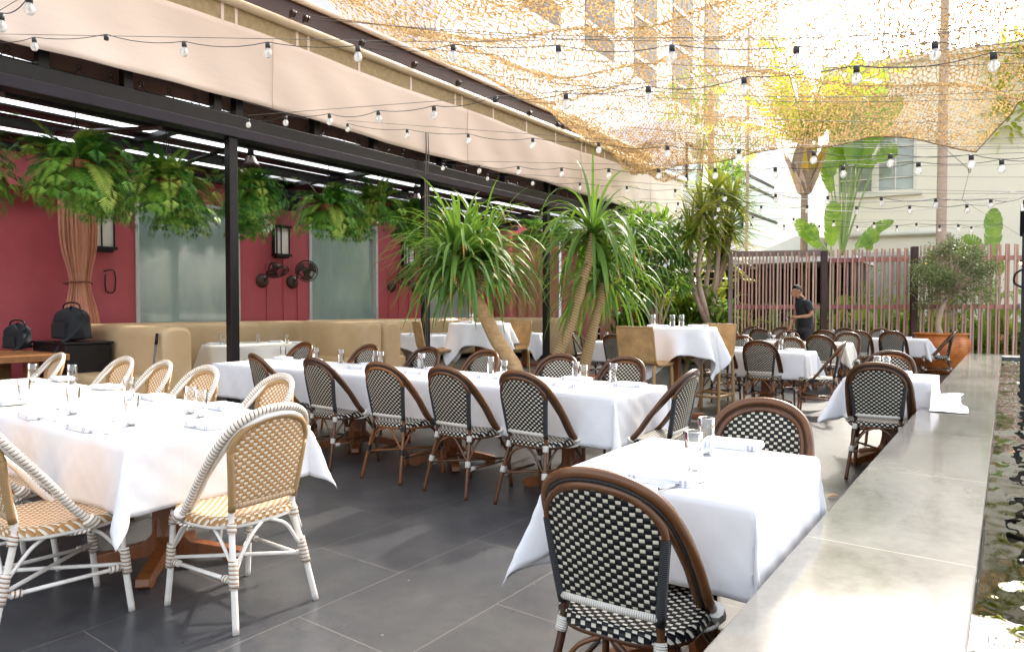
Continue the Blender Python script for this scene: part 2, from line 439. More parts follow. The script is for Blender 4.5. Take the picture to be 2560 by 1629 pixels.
def net_mat():
    t = NT('net_fibre'); n = t.noise(t.coord('Object'), 1.2, 3); g = t.new('ShaderNodeNewGeometry')
    col = t.ramp(t.math('ADD', t.math('MULTIPLY', n, .6), t.math('MULTIPLY', g.outputs['Random Per Island'], .4)), [(.25, (.20, .14, .08)), (.55, (.31, .225, .13)), (.8, (.40, .30, .185))])
    t.set(col, .85, spec=.2); tr = t.new('ShaderNodeBsdfTranslucent'); t.con(t.mix(.6, col, (.56, .35, .13)), tr.inputs[0])
    mx = t.new('ShaderNodeMixShader'); mx.inputs[0].default_value = .38; t.con(t.bsdf.outputs[0], mx.inputs[1]); t.con(tr.outputs[0], mx.inputs[2]); t.con(mx.outputs[0], t.out.inputs[0]); return t.mat
M['net'] = net_mat()
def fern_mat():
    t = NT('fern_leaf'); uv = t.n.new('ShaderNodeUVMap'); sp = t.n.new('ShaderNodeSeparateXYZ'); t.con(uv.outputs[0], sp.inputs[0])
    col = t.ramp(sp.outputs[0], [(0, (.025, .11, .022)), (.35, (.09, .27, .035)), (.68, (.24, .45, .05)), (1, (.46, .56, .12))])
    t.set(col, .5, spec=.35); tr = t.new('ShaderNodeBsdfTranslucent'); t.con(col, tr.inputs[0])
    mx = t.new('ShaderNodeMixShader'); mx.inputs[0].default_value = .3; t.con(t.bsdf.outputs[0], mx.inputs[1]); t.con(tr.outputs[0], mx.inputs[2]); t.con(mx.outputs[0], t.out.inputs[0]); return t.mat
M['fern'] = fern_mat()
M['palm_leaf'] = leaf_mat('strap_leaf', (.05, .14, .02), (.16, .29, .05), .5, .3, 1.5, (.42, .16, .03))
M['yucca_leaf'] = leaf_mat('yucca_leaf', (.14, .25, .04), (.38, .42, .08), .5, .35, 1.5, (.5, .25, .05))
M['dark_leaf'] = leaf_mat('dark_leaf', (.05, .16, .03), (.19, .34, .06), .42, .35, 2)
M['bright_leaf'] = leaf_mat('bright_leaf', (.20, .33, .03), (.42, .46, .03), .4, .5, .8)
M['banana_leaf'] = leaf_mat('banana_leaf', (.10, .24, .03), (.26, .40, .05), .38, .45, 1.2)
M['olive_leaf'] = leaf_mat('olive_leaf', (.07, .115, .055), (.22, .27, .10), .45, .25, 1.2)
M['stalk'] = simple('green_stalk', (.30, .38, .12), (.20, .30, .08), .5, 2)
M['trunk_palm'] = band_mat('ringed_trunk', (.62, .45, .23), (.34, .21, .09), .035, .6, .8, .9)
def trunk_mat(name, c1, c2, sc=9, st=(1, 1, .35)):
    t = NT(name); co = t.coord('Object', st); n = t.noise(co, sc, 6, .65); w = t.noise(t.coord('Object', (1, 1, 8)), 5, 2)
    f = t.math('ADD', t.math('MULTIPLY', n, .7), t.math('MULTIPLY', w, .3)); t.set(t.ramp(f, [(.35, c1), (.65, c2)]), .85); t.bump(f, .6, .012); return t.mat
M['bark'] = trunk_mat('bark', (.22, .14, .09), (.36, .27, .19))
M['bark_tan'] = trunk_mat('bark_tan', (.40, .23, .10), (.62, .41, .21), 10, (1, 1, 1.5))
M['bark_pink'] = trunk_mat('bark_pink', (.42, .29, .22), (.55, .42, .33), 8, (1, 1, 2.5))
M['skin'] = simple('skin', (.42, .22, .13), (.38, .19, .11), .5, 12)
M['hair'] = simple('hair', (.012, .010, .009), (.022, .017, .014), .5, 40, bump=.3)
M['shirt'] = simple('black_shirt', (.013, .015, .019), (.019, .021, .026), .85, 12, bump=.15, bscale=30)
M['trouser'] = simple('dark_trousers', (.018, .016, .019), (.026, .023, .026), .8, 14, bump=.15, bscale=30)
def floor_mat():
    t = NT('slate_floor'); tc = t.coord('Object')
    sp = t.n.new('ShaderNodeSeparateXYZ'); t.con(tc, sp.inputs[0]); cb = t.n.new('ShaderNodeCombineXYZ')
    t.con(sp.outputs[1], cb.inputs[0]); t.con(sp.outputs[0], cb.inputs[1])
    br = t.new('ShaderNodeTexBrick', Scale=1.0); br.offset = .5; br.inputs['Mortar Size'].default_value = .0022; br.inputs['Brick Width'].default_value = 1.2; br.inputs['Row Height'].default_value = .61
    br.inputs['Color1'].default_value = (.3, .3, .3, 1); br.inputs['Color2'].default_value = (.7, .7, .7, 1); br.inputs['Mortar'].default_value = (.5, .5, .5, 1); br.inputs['Mortar Smooth'].default_value = .2
    t.con(cb.outputs[0], br.inputs[0])
    n = t.noise(tc, 2.2, 8, .68, .3); n2 = t.noise(tc, 38, 5, .7); n3 = t.noise(tc, .5, 3)
    f = t.math('ADD', t.math('ADD', t.math('MULTIPLY', n, .62), t.math('MULTIPLY', n2, .13)), t.math('ADD', t.math('MULTIPLY', br.outputs['Color'], .08), t.math('MULTIPLY', n3, .2)))
    col = t.ramp(f, [(.32, (.030, .033, .039)), (.50, (.050, .052, .056)), (.70, (.098, .096, .092))])
    v = t.new('ShaderNodeTexVoronoi', Scale=4.6); t.con(tc, v.inputs['Vector']); speck = t.math('LESS_THAN', v.outputs['Distance'], .022)
    col = t.mix(t.math('MULTIPLY', speck, .6), col, (.4, .38, .34))
    col = t.mix(t.math('MULTIPLY', br.outputs['Fac'], .7), col, (.22, .20, .18))
    t.set(col, t.ramp(n2, [(.3, (.27,)*3), (.7, (.36,)*3)]), spec=.75)
    t.bump(t.math('ADD', t.math('MULTIPLY', n2, .3), t.math('MULTIPLY', br.outputs['Fac'], -.9)), .12, .006); return t.mat
M['floor'] = floor_mat()
def ledge_mat():
    t = NT('ledge_stone'); co = t.coord('Object'); sp = t.n.new('ShaderNodeSeparateXYZ'); t.con(co, sp.inputs[0])
    j = t.math('LESS_THAN', t.math('FRACT', t.math('DIVIDE', sp.outputs[1], 1.22)), .003)
    n = t.noise(t.coord('Object', (1, .6, 1)), 2.4, 8, .7, .4); n2 = t.noise(co, 26, 5, .7)
    f = t.math('ADD', t.math('MULTIPLY', n, .75), t.math('MULTIPLY', n2, .25))
    col = t.ramp(f, [(.30, (.11, .108, .10)), (.50, (.17, .167, .158)), (.75, (.23, .226, .215))])
    t.set(t.mix(t.math('MULTIPLY', j, .6), col, (.5, .47, .4)), t.ramp(n, [(.3, (.085,)*3), (.7, (.15,)*3)]), spec=.55); t.bump(n2, .04, .004); return t.mat
M['ledge'] = ledge_mat()
M['ledge_dark'] = simple('dark_slate', (.05, .052, .055), (.08, .08, .08), .3, 4, bump=.1)
M['pebble'] = None
def pebble_mat():
    t = NT('river_pebbles'); g = t.new('ShaderNodeNewGeometry'); n = t.noise(t.coord('Object'), 30, 4)
    col = t.ramp(g.outputs['Random Per Island'], [(0, (.035, .027, .014)), (.35, (.06, .05, .027)), (.6, (.016, .016, .014)), (.8, (.12, .07, .022)), (1, (.045, .045, .035))])
    t.set(t.mix(t.math('MULTIPLY', n, .4), col, (.05, .045, .03)), .4); return t.mat
M['pebble'] = pebble_mat()
M['water'] = glass_mat('pool_water', (.50, .52, .42), 1.36, .01, 1.7, 0, 3.0, .28, .06, (1.6, .8, 1))
M['ground'] = simple('bare_ground', (.16, .13, .10), (.22, .18, .13), .9, .6)
def part(mb, name, mats, parent, bevel=0):
    """mesh given in world coordinates, parented to an unrotated thing"""
    return mb.build(name, mats, parent, bevel, loc=-parent.location)
def boxes(lst):
    b = MB()
    for c, d in lst: b.box(c, d)
    return b
def span(x0, x1, y0, y1, z0, z1): return (((x0+x1)/2, (y0+y1)/2, (z0+z1)/2), (x1-x0, y1-y0, z1-z0))
# ------------------------------------------------------------------ setting
LX0, LX1, LZ, LEND = -.545, -.062, .55, 14.15
b = MB(); b.grid(lambda u, v: (-16+15.47*u, -6+36*v, 0), 40, 60); tag(b.build('floor', M['floor']), kind='structure')
b = MB(); b.grid(lambda u, v: (-160+320*u, -60+320*v, -.16), 8, 8); tag(b.build('ground', M['ground']), kind='structure')
b = MB(); b.box(*span(-.53, 3.4, -3, LEND, -.2, .30)); tag(b.build('pool_floor', M['ledge_dark']), kind='structure')
b = MB(); b.grid(lambda u, v: (LX1-.006+3.4*u, -3+16.6*v, LZ-.045+.006*math.sin(u*40+7*math.sin(v*31))*math.sin(v*57+3*math.sin(u*9))), 90, 160)
tag(b.build('water', M['water']), kind='structure')
ledge = thing('stone_ledge', 'long polished grey stone ledge along the edge of the pebble pool', 'ledge', (LX0, 5, 0))
part(boxes([span(LX0, LX1, -3, LEND, LZ-.04, LZ)]), 'coping', M['ledge'], ledge, .006)
part(boxes([span(LX0+.03, LX1-.01, -3, LEND-.02, 0, LZ-.041)]), 'base_wall', M['ledge_dark'], ledge)
part(boxes([span(LX1+.001, 3.4, 13.55, LEND, .28, LZ-.002)]), 'end_kerb', M['ledge_dark'], ledge, .006)
# pebbles under the water
def pebbles():
    bm_v = []; bm_f = []
    ico_v = []; n_lat, n_lon = 4, 7
    ring = []
    for i in range(1, n_lat):
        for j in range(n_lon): ring.append((math.sin(PI*i/n_lat)*math.cos(2*PI*j/n_lon), math.sin(PI*i/n_lat)*math.sin(2*PI*j/n_lon), math.cos(PI*i/n_lat)))
    base = np.array([(0, 0, 1)]+ring+[(0, 0, -1)]); fs = []
    for j in range(n_lon): fs.append((0, 1+j, 1+(j+1) % n_lon, 1+(j+1) % n_lon))
    for i in range(n_lat-2):
        for j in range(n_lon): fs.append((1+i*n_lon+j, 1+(i+1)*n_lon+j, 1+(i+1)*n_lon+(j+1) % n_lon, 1+i*n_lon+(j+1) % n_lon))
    k = len(base)-1
    for j in range(n_lon): fs.append((1+(n_lat-2)*n_lon+j, k, 1+(n_lat-2)*n_lon+(j+1) % n_lon, 1+(n_lat-2)*n_lon+(j+1) % n_lon))
    fs = np.array(fs); V = []; Fq = []
    N = 5200
    for i in range(N):
        y = .6+13*(nr.random()**1.4); x = LX1+.02+nr.random()*1.5
        s = np.array([.055, .038, .022])*(.6+.7*nr.random(3)); a = nr.random()*PI; c, s_ = math.cos(a), math.sin(a)
        p = base*s; p = np.c_[p[:, 0]*c-p[:, 1]*s_, p[:, 0]*s_+p[:, 1]*c, p[:, 2]]+[x, y, .315+.04*nr.random()]
        V.append(p); Fq.append(fs+len(base)*i)
    V = np.concatenate(V); Fq = np.concatenate(Fq)
    me = bpy.data.meshes.new('pebbles'); me.from_pydata([tuple(p) for p in V], [], [tuple(dict.fromkeys(f)) for f in Fq.tolist()])
    me.polygons.foreach_set('use_smooth', [True]*len(me.polygons)); me.materials.append(M['pebble']); me.update()
    return link('pebbles', me)
tag(pebbles(), 'river pebbles lying under the rippled pool water', 'pebbles', kind='stuff')
# ------------------------------------------------------------------ terrace building
XW = -12.3
bld = thing('terrace_building', 'dark red plastered restaurant building behind the tan banquettes', 'building', (XW, 8, 0))
part(boxes([span(XW-3, XW, -4, 5.75, 0, 3.95), span(XW-3, XW, 7.75, 9.4, 0, 3.95), span(XW-3, XW, 11.4, 13.0, 0, 3.95), span(XW-3, XW, 14.9, 18.5, 0, 3.95),
            span(XW-3, XW, 5.75, 7.75, 0, .9), span(XW-3, XW, 5.75, 7.75, 3.3, 3.95), span(XW-3, XW, 9.4, 11.4, 0, .9), span(XW-3, XW, 9.4, 11.4, 3.3, 3.95),
            span(XW-3, XW, 13.0, 14.9, 0, .9), span(XW-3, XW, 13.0, 14.9, 3.3, 3.95)]), 'wall', M['red'], bld)
for (y0, y1) in ((5.75, 7.75), (9.4, 11.4), (13.0, 14.9)):
    w = part(boxes([span(XW-.14, XW-.10, y0+.005, y1-.005, .905, 3.295)]), 'window', M['frosted'], bld)
    f = boxes([span(XW-.10, XW+.025, y0+.002, y0+.07, .92, 3.29), span(XW-.10, XW+.025, y1-.07, y1-.002, .92, 3.29), span(XW-.10, XW+.024, y0+.07, y1-.07, .92, .98), span(XW-.10, XW+.024, y0+.07, y1-.07, 3.23, 3.29)])
    fo = f.build('frame', M['alu'], w, .004, loc=-bld.location-w.location)
part(boxes([span(XW+.002, XW+.22, -4, 4.75, 3.18, 3.82)]), 'lintel', M['red'], bld, .01)
part(boxes([span(XW+.223, XW+.30, -4, 4.80, 3.16, 3.24)]), 'lintel_trim', M['red'], bld, .01)
door = part(boxes([span(XW+.002, XW+.03, 4.85, 5.62, .05, 3.1)]), 'door', M['red'], bld, .004)
h = MB(); yy = 5.30; h.tube(catmull([(XW+.035, yy-.07, 1.95), (XW+.09, yy-.07, 1.95), (XW+.09, yy+.07, 1.95), (XW+.09, yy+.07, 1.62), (XW+.09, yy-.07, 1.62), (XW+.09, yy-.07, 1.90)], 3), .012)
h.build('handle', M['black_metal'], door, loc=-bld.location-door.location)
# battens of the wall panelling between the windows
bt = MB()
for y in (8.35, 8.75, 9.1, 11.75, 12.1, 12.45, 15.4, 15.8):
    bt.box(*span(XW+.001, XW+.022, y-.012, y+.012, .9, 2.25 if y not in (8.75, 12.1) else 2.45))
bt.split('batten', M['red'], bld, loc=-bld.location)
# ------------------------------------------------------------------ pergola with awning valance
XP = -8.2
perg = thing('pergola', 'black steel pergola with a pale canvas valance in front of the red building', 'pergola', (XP, 8, 0))
for y in (5.06, 8.71, 12.55, 16.4):
    part(boxes([span(XP-.06, XP+.06, y-.06, y+.06, 0, 3.53)]), 'post', M['black_metal'], perg, .006)
PY0, PY1 = -3, 16.9
part(boxes([span(XP-.12, XP+.10, PY0, PY1, 3.53, 3.66)]), 'beam', M['beam_metal'], perg, .01)
part(boxes([span(XP-.16, XP+.03, PY0, PY1, 3.662, 3.84)]), 'top_beam', M['black_metal'], perg, .01)
# short uprights between the beam and the fascia
up = MB()
for y in (1.2, 2.95, 3.8, 4.9, 5.2, 6.45, 7.6, 9.2, 9.5, 11.1, 12.7, 13.0, 14.8, 16.2):
    up.box(*span(XP-.14, XP-.02, y-.05, y+.05, 3.84, 4.6))
up.split('upright', M['black_metal'], perg, loc=-perg.location)
# wire eyelets along the beam
EYL = []
y = -1.0
while y < 16.5:
    ey = MB(); EYL.append(ey)
    z = 3.84; r = .026
    for k in (-.09, .09): ey.tube([(XP-.04, y+k, z), (XP-.04, y, z+.09)], .006, 4)
    ey.tube([(XP-.04, y+r*math.cos(a), z+.115+r*math.sin(a)) for a in np.linspace(0, 2*PI, 9)[:-1]], .007, 4, closed=True)
    y += .33
[q.split('eyelet', M['black_metal'], perg, loc=-perg.location) for q in ey] if 0 else [part(q, 'eyelet', M['black_metal'], perg) for q in EYL]
# inner liner cloth
ln = MB(); ln.grid(lambda u, v: (XP-.22+.03*math.sin(u*60), PY0+(20-PY0)*u, 3.90+.035*abs(math.sin(u*33))*(1-v)+1.2*v), 160, 4); part(ln, 'liner', M['liner'], perg)
# valance
XV = -8.06
def val(u, v):
    y = PY0+(19.95-PY0)*u; z0 = 3.99-.03*math.sin(y*.9)-.04*max(0, y-17)/3; z1 = 4.95+.02*math.sin(y*1.4)+(.16 if y > 14 else 0)*min(1, (y-14)/5)
    amp = .022+.03*max(0, (y-15)/5)
    x = XV+amp*(1-v)*math.sin(y*2.1+.7)+.012*math.sin(y*6.3+v*5)*(1-.6*v)+.02*math.sin(v*PI)*math.sin(y*1.1)
    if y > 18: z0 -= .10*(y-18)/2
    return (x, y, z0+(z1-z0)*v)
vb = MB(); vb.grid(val, 260, 14); v_o = part(vb, 'valance', M['awning'], perg)
sm = v_o.modifiers.new('thick', 'SOLIDIFY'); sm.thickness = .006
sb = MB()
for y in (1.6, 5.6, 9.7, 13.8, 17.6):
    sb.tube([Vector(val((y-PY0)/(19.95-PY0), v))+Vector((.008, 0, 0)) for v in np.linspace(0, 1, 12)], .006, 5)
sb.split('seam', M['awning'], v_o, loc=-perg.location-v_o.location)
part(boxes([span(XV-.11, XV-.012, PY0, 20.0, 4.93, 5.20)]), 'fascia', M['concrete'], perg)
st = MB(); y = .4
while y < 19.8:
    st.box(*span(XV-.013, XV-.004, y-.02, y+.02, 4.94, 5.18)); 
    if int(y*10) % 3 == 0: st.box(*span(XV-.013, XV-.0045, y+.17, y+.21, 4.94, 5.18))
    y += 1.12
st.split('strap', M['awning'], perg, loc=-perg.location)
gt = MB(); gt.tube([(XV+.02, PY0, 5.235), (XV+.02, 8, 5.225), (XV+.02, 20.05, 5.25)], .06, 12); gt.box(*span(XV-.18, XV-.005, PY0, 20.05, 5.20, 5.26)); part(gt, 'gutter', M['gutter'], perg)
part(boxes([span(XV-.55, XV-.40, PY0, 18.6, 5.15, 5.80)]), 'roof_beam', M['maroon'], perg)
rb = MB(); rb.tube([(XV-.36, PY0, 5.85), (XV-.36, 18.6, 5.76)], .045, 10); rb.box(*span(XV-.5, XV-.34, PY0, 18.6, 5.805, 5.84)); part(rb, 'roof_edge', M['awning'], perg)
pul = [(730, 40), (763, 53), (903, 113), (1034, 166), (1144, 212), (1239, 250), (1322, 287), (1393, 316), (1406, 321), (1465, 348), (1560, 392), (1640, 424)]
PUL = [atx(u, v, XV+.03) for u, v in pul]
for p in PUL:
    pm = MB()
    rot = Matrix.Rotation(PI/2, 3, 'Y')@Matrix.Rotation(.3, 3, 'X')
    for dy in (-.018, .018): pm.lathe([(.012, -.008), (.05, -.008), (.05, .008), (.012, .008)], (p.x+.02, p.y+dy, p.z+.03), 12, rot=Matrix.Rotation(PI/2, 3, 'X'))
    pm.box((p.x, p.y, p.z-.01), (.05, .06, .05))
    part(pm, 'pulley', M['bronze'], perg)
# ceiling louvres and rafters
cl = MB()
for x0, x1, z, tilt in ((-9.62, -8.36, 3.90, .0), (-10.72, -10.22, 3.90, .06), (-11.12, -10.74, 3.88, -.03), (-12.28, -11.66, 3.86, .0)):
    cl.box(((x0+x1)/2, (PY0+PY1)/2, z), (x1-x0, PY1-PY0, .025), Matrix.Rotation(tilt, 3, 'Y'))
cl.split('ceiling_board', M['black_metal'], perg, loc=-perg.location)
pn = MB(); pn.grid(lambda u, v: (-12.2+3.8*u, PY0+(PY1-PY0)*v, 4.12), 2, 8); part(pn, 'skylight', M['panel'], perg)
rf = MB()
for x in (-9.1, -10.55, -12.1):
    rf.box(*span(x-.05, x+.05, PY0, PY1, 3.68, 3.80))
for y in (1.2, 5.06, 8.71, 12.55, 16.4):
    rf.box(*span(-12.25, XP-.13, y-.06, y+.06, 3.801, 3.89))
rf.split('rafter', M['black_metal'], perg, .006, loc=-perg.location)
br = MB()
for y in (5.2, 8.9, 12.7): br.tube([(XP-.1, y, 3.48), (-9.8, y+.1, 3.44), (-11.9, y+.35, 3.40)], .028, 8)
br.split('brace_pipe', M['black_metal'], perg, loc=-perg.location)
mr = MB()
for y in (2.6, 4.2): mr.tube([(XP-.1, y, 3.5), (-10.6, y-.3, 3.72)], .03, 6)
mr.split('maroon_brace', M['maroon'], perg, loc=-perg.location)
cdm = MB(); cdm.tube([(XP+.085, 8.62, 0), (XP+.085, 8.62, 3.6), (XP+.14, 8.6, 3.9), (XP+.18, 8.55, 4.3)], .012, 6); cdm.tube([(XP+.085, 8.67, 0), (XP+.085, 8.67, 3.6), (XP+.14, 8.66, 3.9), (XP+.18, 8.6, 4.3)], .009, 6)
cdm.split('conduit', M['wire'], perg, loc=-perg.location)
# ------------------------------------------------------------------ curtains
def curtain_mesh(fn, name, mat, label, base, nu=120, nv=24):
    b = MB(); b.grid(fn, nu, nv); t = b.build(name, mat, None, loc=None)
    s = t.modifiers.new('thick', 'SOLIDIFY'); s.thickness = .012
    return tag(t, label, 'curtain')
def cf(u, v):
    z = .25+3.3*v; k = 1-.48*math.exp(-((z-1.72)/.42)**2)
    w = .30*k*(1-.10*v)
    return (-11.72+.10*k*math.cos((u-.5)*PI)+(.014+.008*math.sin(u*9))*math.sin(u*70)*(.6+.5*k)+.012*math.sin(u*23), 4.62+w*(2*u-1)+.04*(1-v), z)
c0 = curtain_mesh(cf, 'tied_curtain', M['curtain'], 'salmon curtain gathered by a tieback against the red wall', None)
tb = MB(); tb.tube([(-11.72+.12*math.cos(a), 4.62+.2*math.sin(a), 1.72+.02*math.cos(a)) for a in np.linspace(0, 2*PI, 17)[:-1]], .016, 6, closed=True); tb.build('tieback', M['curtain_dark'], c0)
YC = 16.8
for i, (x0, x1, lab) in enumerate(((-12.2, -10.55, 'pleated rust brown curtain closing the terrace end beside the frosted window'), (-10.5, -9.25, 'pleated rust brown curtain behind the wrapped palm trunks'), (-9.2, -8.28, 'narrow rust brown curtain hanging beside the end post of the pergola'))):
    ph = i*1.3
    curtain_mesh(lambda u, v: (x0+(x1-x0)*u, YC+(.05+.02*math.sin(u*5+ph))*math.sin(u*(x1-x0)*17+ph+.3*math.sin(v*4)), .12+3.45*v), 'curtain', M['curtain'], lab, None)
# ------------------------------------------------------------------ banquettes (profile swept along a U)
def rounded_path(P, r, n=8):
    P = [Vector((*p, 0)) for p in P]; out = [P[0]]
    for i in range(1, len(P)-1):
        a = (P[i-1]-P[i]).normalized(); c = (P[i+1]-P[i]).normalized(); s = P[i]+a*r; e = P[i]+c*r
        for k in range(n+1):
            t = k/n; out.append(s*(1-t)**2+P[i]*2*t*(1-t)+e*t*t)
    out.append(P[-1]); return out
def sweep(path, prof, mb, m=0):
    k = len(path); n = len(prof); V = []
    L = 0
    for i, p in enumerate(path):
        t = (path[min(i+1, k-1)]-path[max(i-1, 0)]).normalized(); s = Vector((t.y, -t.x, 0))
        for (x, z) in prof: V.append(tuple(p+s*x+Vector((0, 0, z))))
    Fc = [(i*n+j, i*n+(j+1) % n, (i+1)*n+(j+1) % n, (i+1)*n+j) for i in range(k-1) for j in range(n)]
    mb.add(V, Fc, None, m, True)
    o = len(mb.v)-len(V)
    mb.f += [[o+j for j in range(n)][::-1], [o+(k-1)*n+j for j in range(n)]]; mb.uv += [[(0, 0)]*n]*2; mb.m += [m]*2; mb.sm += [False]*2
def rrect(x0, x1, z0, z1, r, n=4):
    out = []
    for cx, cz, a0 in ((x1-r, z1-r, 0), (x0+r, z1-r, PI/2)):
        for k in range(n+1): a = a0+PI/2*k/n; out.append((cx+r*math.cos(a), cz+r*math.sin(a)))
    return [(x1, z0)]+out+[(x0, z0)]
def banquette(path, r, label, loc, seat_trim=(0, 0), side=-1):
    t = thing('banquette', label, 'banquette', loc)
    P = rounded_path(path, r)
    b = MB(); sweep(P, rrect(-.2, .2, .12, 1.08, .13), b); o = part(b, 'backrest', M['banq'], t, .05)
    # seat: path offset inwards
    off = .5; Q = []
    k = len(P)
    for i, p in enumerate(P):
        tt = (P[min(i+1, k-1)]-P[max(i-1, 0)]).normalized(); s = Vector((tt.y, -tt.x, 0)); Q.append(p+s*off*side)
    b = MB(); sweep(Q, rrect(-.29, .29, .12, .46, .09), b); part(b, 'seat', M['banq'], t, .03)
    b = MB(); sweep(Q, [(.22, 0), (.22, .119), (-.72, .119), (-.72, 0)], b); part(b, 'plinth', M['plinth'], t)
    return t
banquette([(-8.75, 4.62), (-11.85, 4.62), (-11.85, 8.3), (-9.05, 8.3)], .9, 'tan U-shaped banquette around the large round table beside the red wall', (-11, 6.4, 0))
banquette([(-9.0, 8.72), (-11.85, 8.72), (-11.85, 15.2), (-9.0, 15.2)], .9, 'long tan banquette past the first one, reaching the rust brown curtain', (-11, 12, 0))
# ------------------------------------------------------------------ wall lanterns
def make_lantern():
    t = thing('wall_lantern', '', 'lantern', (0, 0, 0))
    f = MB(); f.box((.03, 0, 0), (.06, .34, .62)); 
    for s in (-1, 1): f.box((.15, s*.15, 0), (.025, .025, .56))
    f.box((.105, 0, .295), (.21, .36, .05)); f.box((.105, 0, -.295), (.21, .36, .05)); f.box((.085, 0, -.34), (.14, .28, .04))
    f.box((.151, -.045, 0), (.022, .02, .54))
    for s in (-1, 1): f.box((.07, s*.152, 0), (.02, .02, .56))
    f.build('frame', M['black_metal'], t, .006)
    g = MB(); g.box((.095, 0, 0), (.085, .28, .53)); g.build('lamp_glass', M['lamp_glass'], t)
    return t
lan = make_lantern()
for i, (y, z, lab) in enumerate(((5.2, 2.62, 'black framed wall lantern half hidden below the ferns next to the tied curtain'), (8.65, 2.72, 'black framed wall lantern above the pair of wall fans'), (12.36, 2.70, 'black framed wall lantern half hidden behind the leaning palm'))):
    if i == 0: lan.location = (XW, y, z); lan['label'] = lab; lan['group'] = 'wall lanterns'
    else: dup(lan, (XW, y, z), 0, lab, 'wall lanterns')
# ------------------------------------------------------------------ wall fans
def make_fan(name, label, loc, pan, tilt):
    t = thing(name, label, 'fan', loc, 0, 'wall fans')
    b = MB(); b.lathe([(0, .10), (.05, .10), (.085, .09), (.13, .05), (.145, .01), (.145, 0), (0, 0)], rot=Matrix.Rotation(PI/2, 3, 'Y'), n=20); b.build('wall_mount', M['bronze'], t)
    a = MB(); a.tube(catmull([(.08, 0, 0), (.15, 0, .05), (.17, .03, .20), (.18, .05, .30), (.24, .08, .36), (.30, .10, .30)], 4), .02, 8); a.build('arm', M['bronze'], t)
    R = Matrix.Rotation(pan, 3, 'Z')@Matrix.Rotation(tilt, 3, 'Y'); c = Vector((.34, .12, .22))
    m = MB(); m.lathe([(0, -.16), (.05, -.15), (.075, -.09), (.075, -.02), (.04, 0), (0, 0)], tuple(c), 16, rot=R@Matrix.Rotation(PI/2, 3, 'Y')); m.build('motor', M['bronze'], t)
    g = MB(); R2 = R@Matrix.Rotation(PI/2, 3, 'Y')
    for rr, zz in ((.225, .06), (.222, .02), (.16, .11), (.09, .125), (.05, .127), (.16, -.01)):
        g.tube([c+R2@Vector((rr*math.cos(x), rr*math.sin(x), zz)) for x in np.linspace(0, 2*PI, 25)[:-1]], .008 if rr > .2 else .004, 5, closed=True)
    for k in range(28):
        x = 2*PI*k/28
        g.tube([c+R2@Vector((r_*math.cos(x+q), r_*math.sin(x+q), z_)) for r_, z_, q in ((.05, .127, 0), (.13, .12, .1), (.19, .095, .2), (.226, .04, .25), (.17, -.01, .3), (.08, -.03, .3))], .0028, 4)
    g.build('cage', M['bronze'], t)
    w = MB()
    for k in range(3):
        def bl(u, v, k=k):
            r_ = .03+.17*u; x = 2*PI*k/3+(v-.5)*(.5+.9*math.sin(PI*min(1, u*1.1)*.5)); return c+R2@Vector((r_*math.cos(x), r_*math.sin(x), .05+.03*(v-.5)))
        w.grid(bl, 6, 5)
    o = w.build('blade', M['bronze'], t); s = o.modifiers.new('t', 'SOLIDIFY'); s.thickness = .004
    return t
def wally(u, v): return atx(u, v, XW)
p = wally(655, 702); make_fan('wall_fan', 'bronze wall fan tipped face down beside the frosted window', (XW, p.y, p.z), .1, 1.15)
p = wally(730, 705); make_fan('wall_fan', 'bronze wall fan with its round cage turned to the courtyard beside the second window', (XW, p.y, p.z), -.65, -.12)
p = wally(978, 716); make_fan('wall_fan', 'bronze wall fan turned sideways below the third lantern', (XW, p.y, p.z), -.3, -.15)
p = wally(1036, 718); make_fan('wall_fan', 'bronze wall fan partly hidden behind the second pergola post', (XW, p.y, p.z), -1.0, .1)
# loudspeaker under the ceiling
p = atx(720, 503, -11.9)
spk = thing('loudspeaker', 'black loudspeaker box tucked under the pergola ceiling between hanging ferns', 'speaker', (p.x, p.y, p.z))
b = MB(); R = Matrix.Rotation(.5, 3, 'Y')
V = [(-.16, -.22, -.18), (.16, -.15, -.15), (.16, .15, -.15), (-.16, .22, -.18), (-.14, -.22, .18), (.16, -.17, .16), (.16, .17, .16), (-.14, .22, .18)]
b.add([tuple(R@Vector(q)) for q in V], [(0, 3, 2, 1), (4, 5, 6, 7), (0, 1, 5, 4), (1, 2, 6, 5), (2, 3, 7, 6), (3, 0, 4, 7)], None, 0, False); b.build('cabinet', M['black_metal'], spk, .012)
b = MB(); b.tube([(-.1, 0, .17), (-.15, 0, .5)], .02, 8); b.box((-.1, 0, .20), (.3, .26, .02)); b.build('bracket', M['black_metal'], spk)
# ceiling down-lamps
for i, (u, v, lab) in enumerate(((627, 410, 'brown shaded ceiling lamp above the fern basket at the first post'), (1040, 500, 'small brown ceiling lamp near the second pergola post'))):
    p = atx(u, v, -10.2); t = thing('ceiling_lamp', lab, 'lamp', tuple(p), 0, 'brown ceiling lamps')
    b = MB(); b.lathe([(.03, .14), (.07, .12), (.12, .02), (.16, -.05), (.15, -.05), (.10, .01), (.02, .1)], n=20); b.build('lamp_shade', M['bronze'], t)
    b = MB(); b.lathe([(0, .14), (.05, .14), (.05, .3), (.02, .32), (.02, .62)], n=12); b.build('stem', M['black_metal'], t)
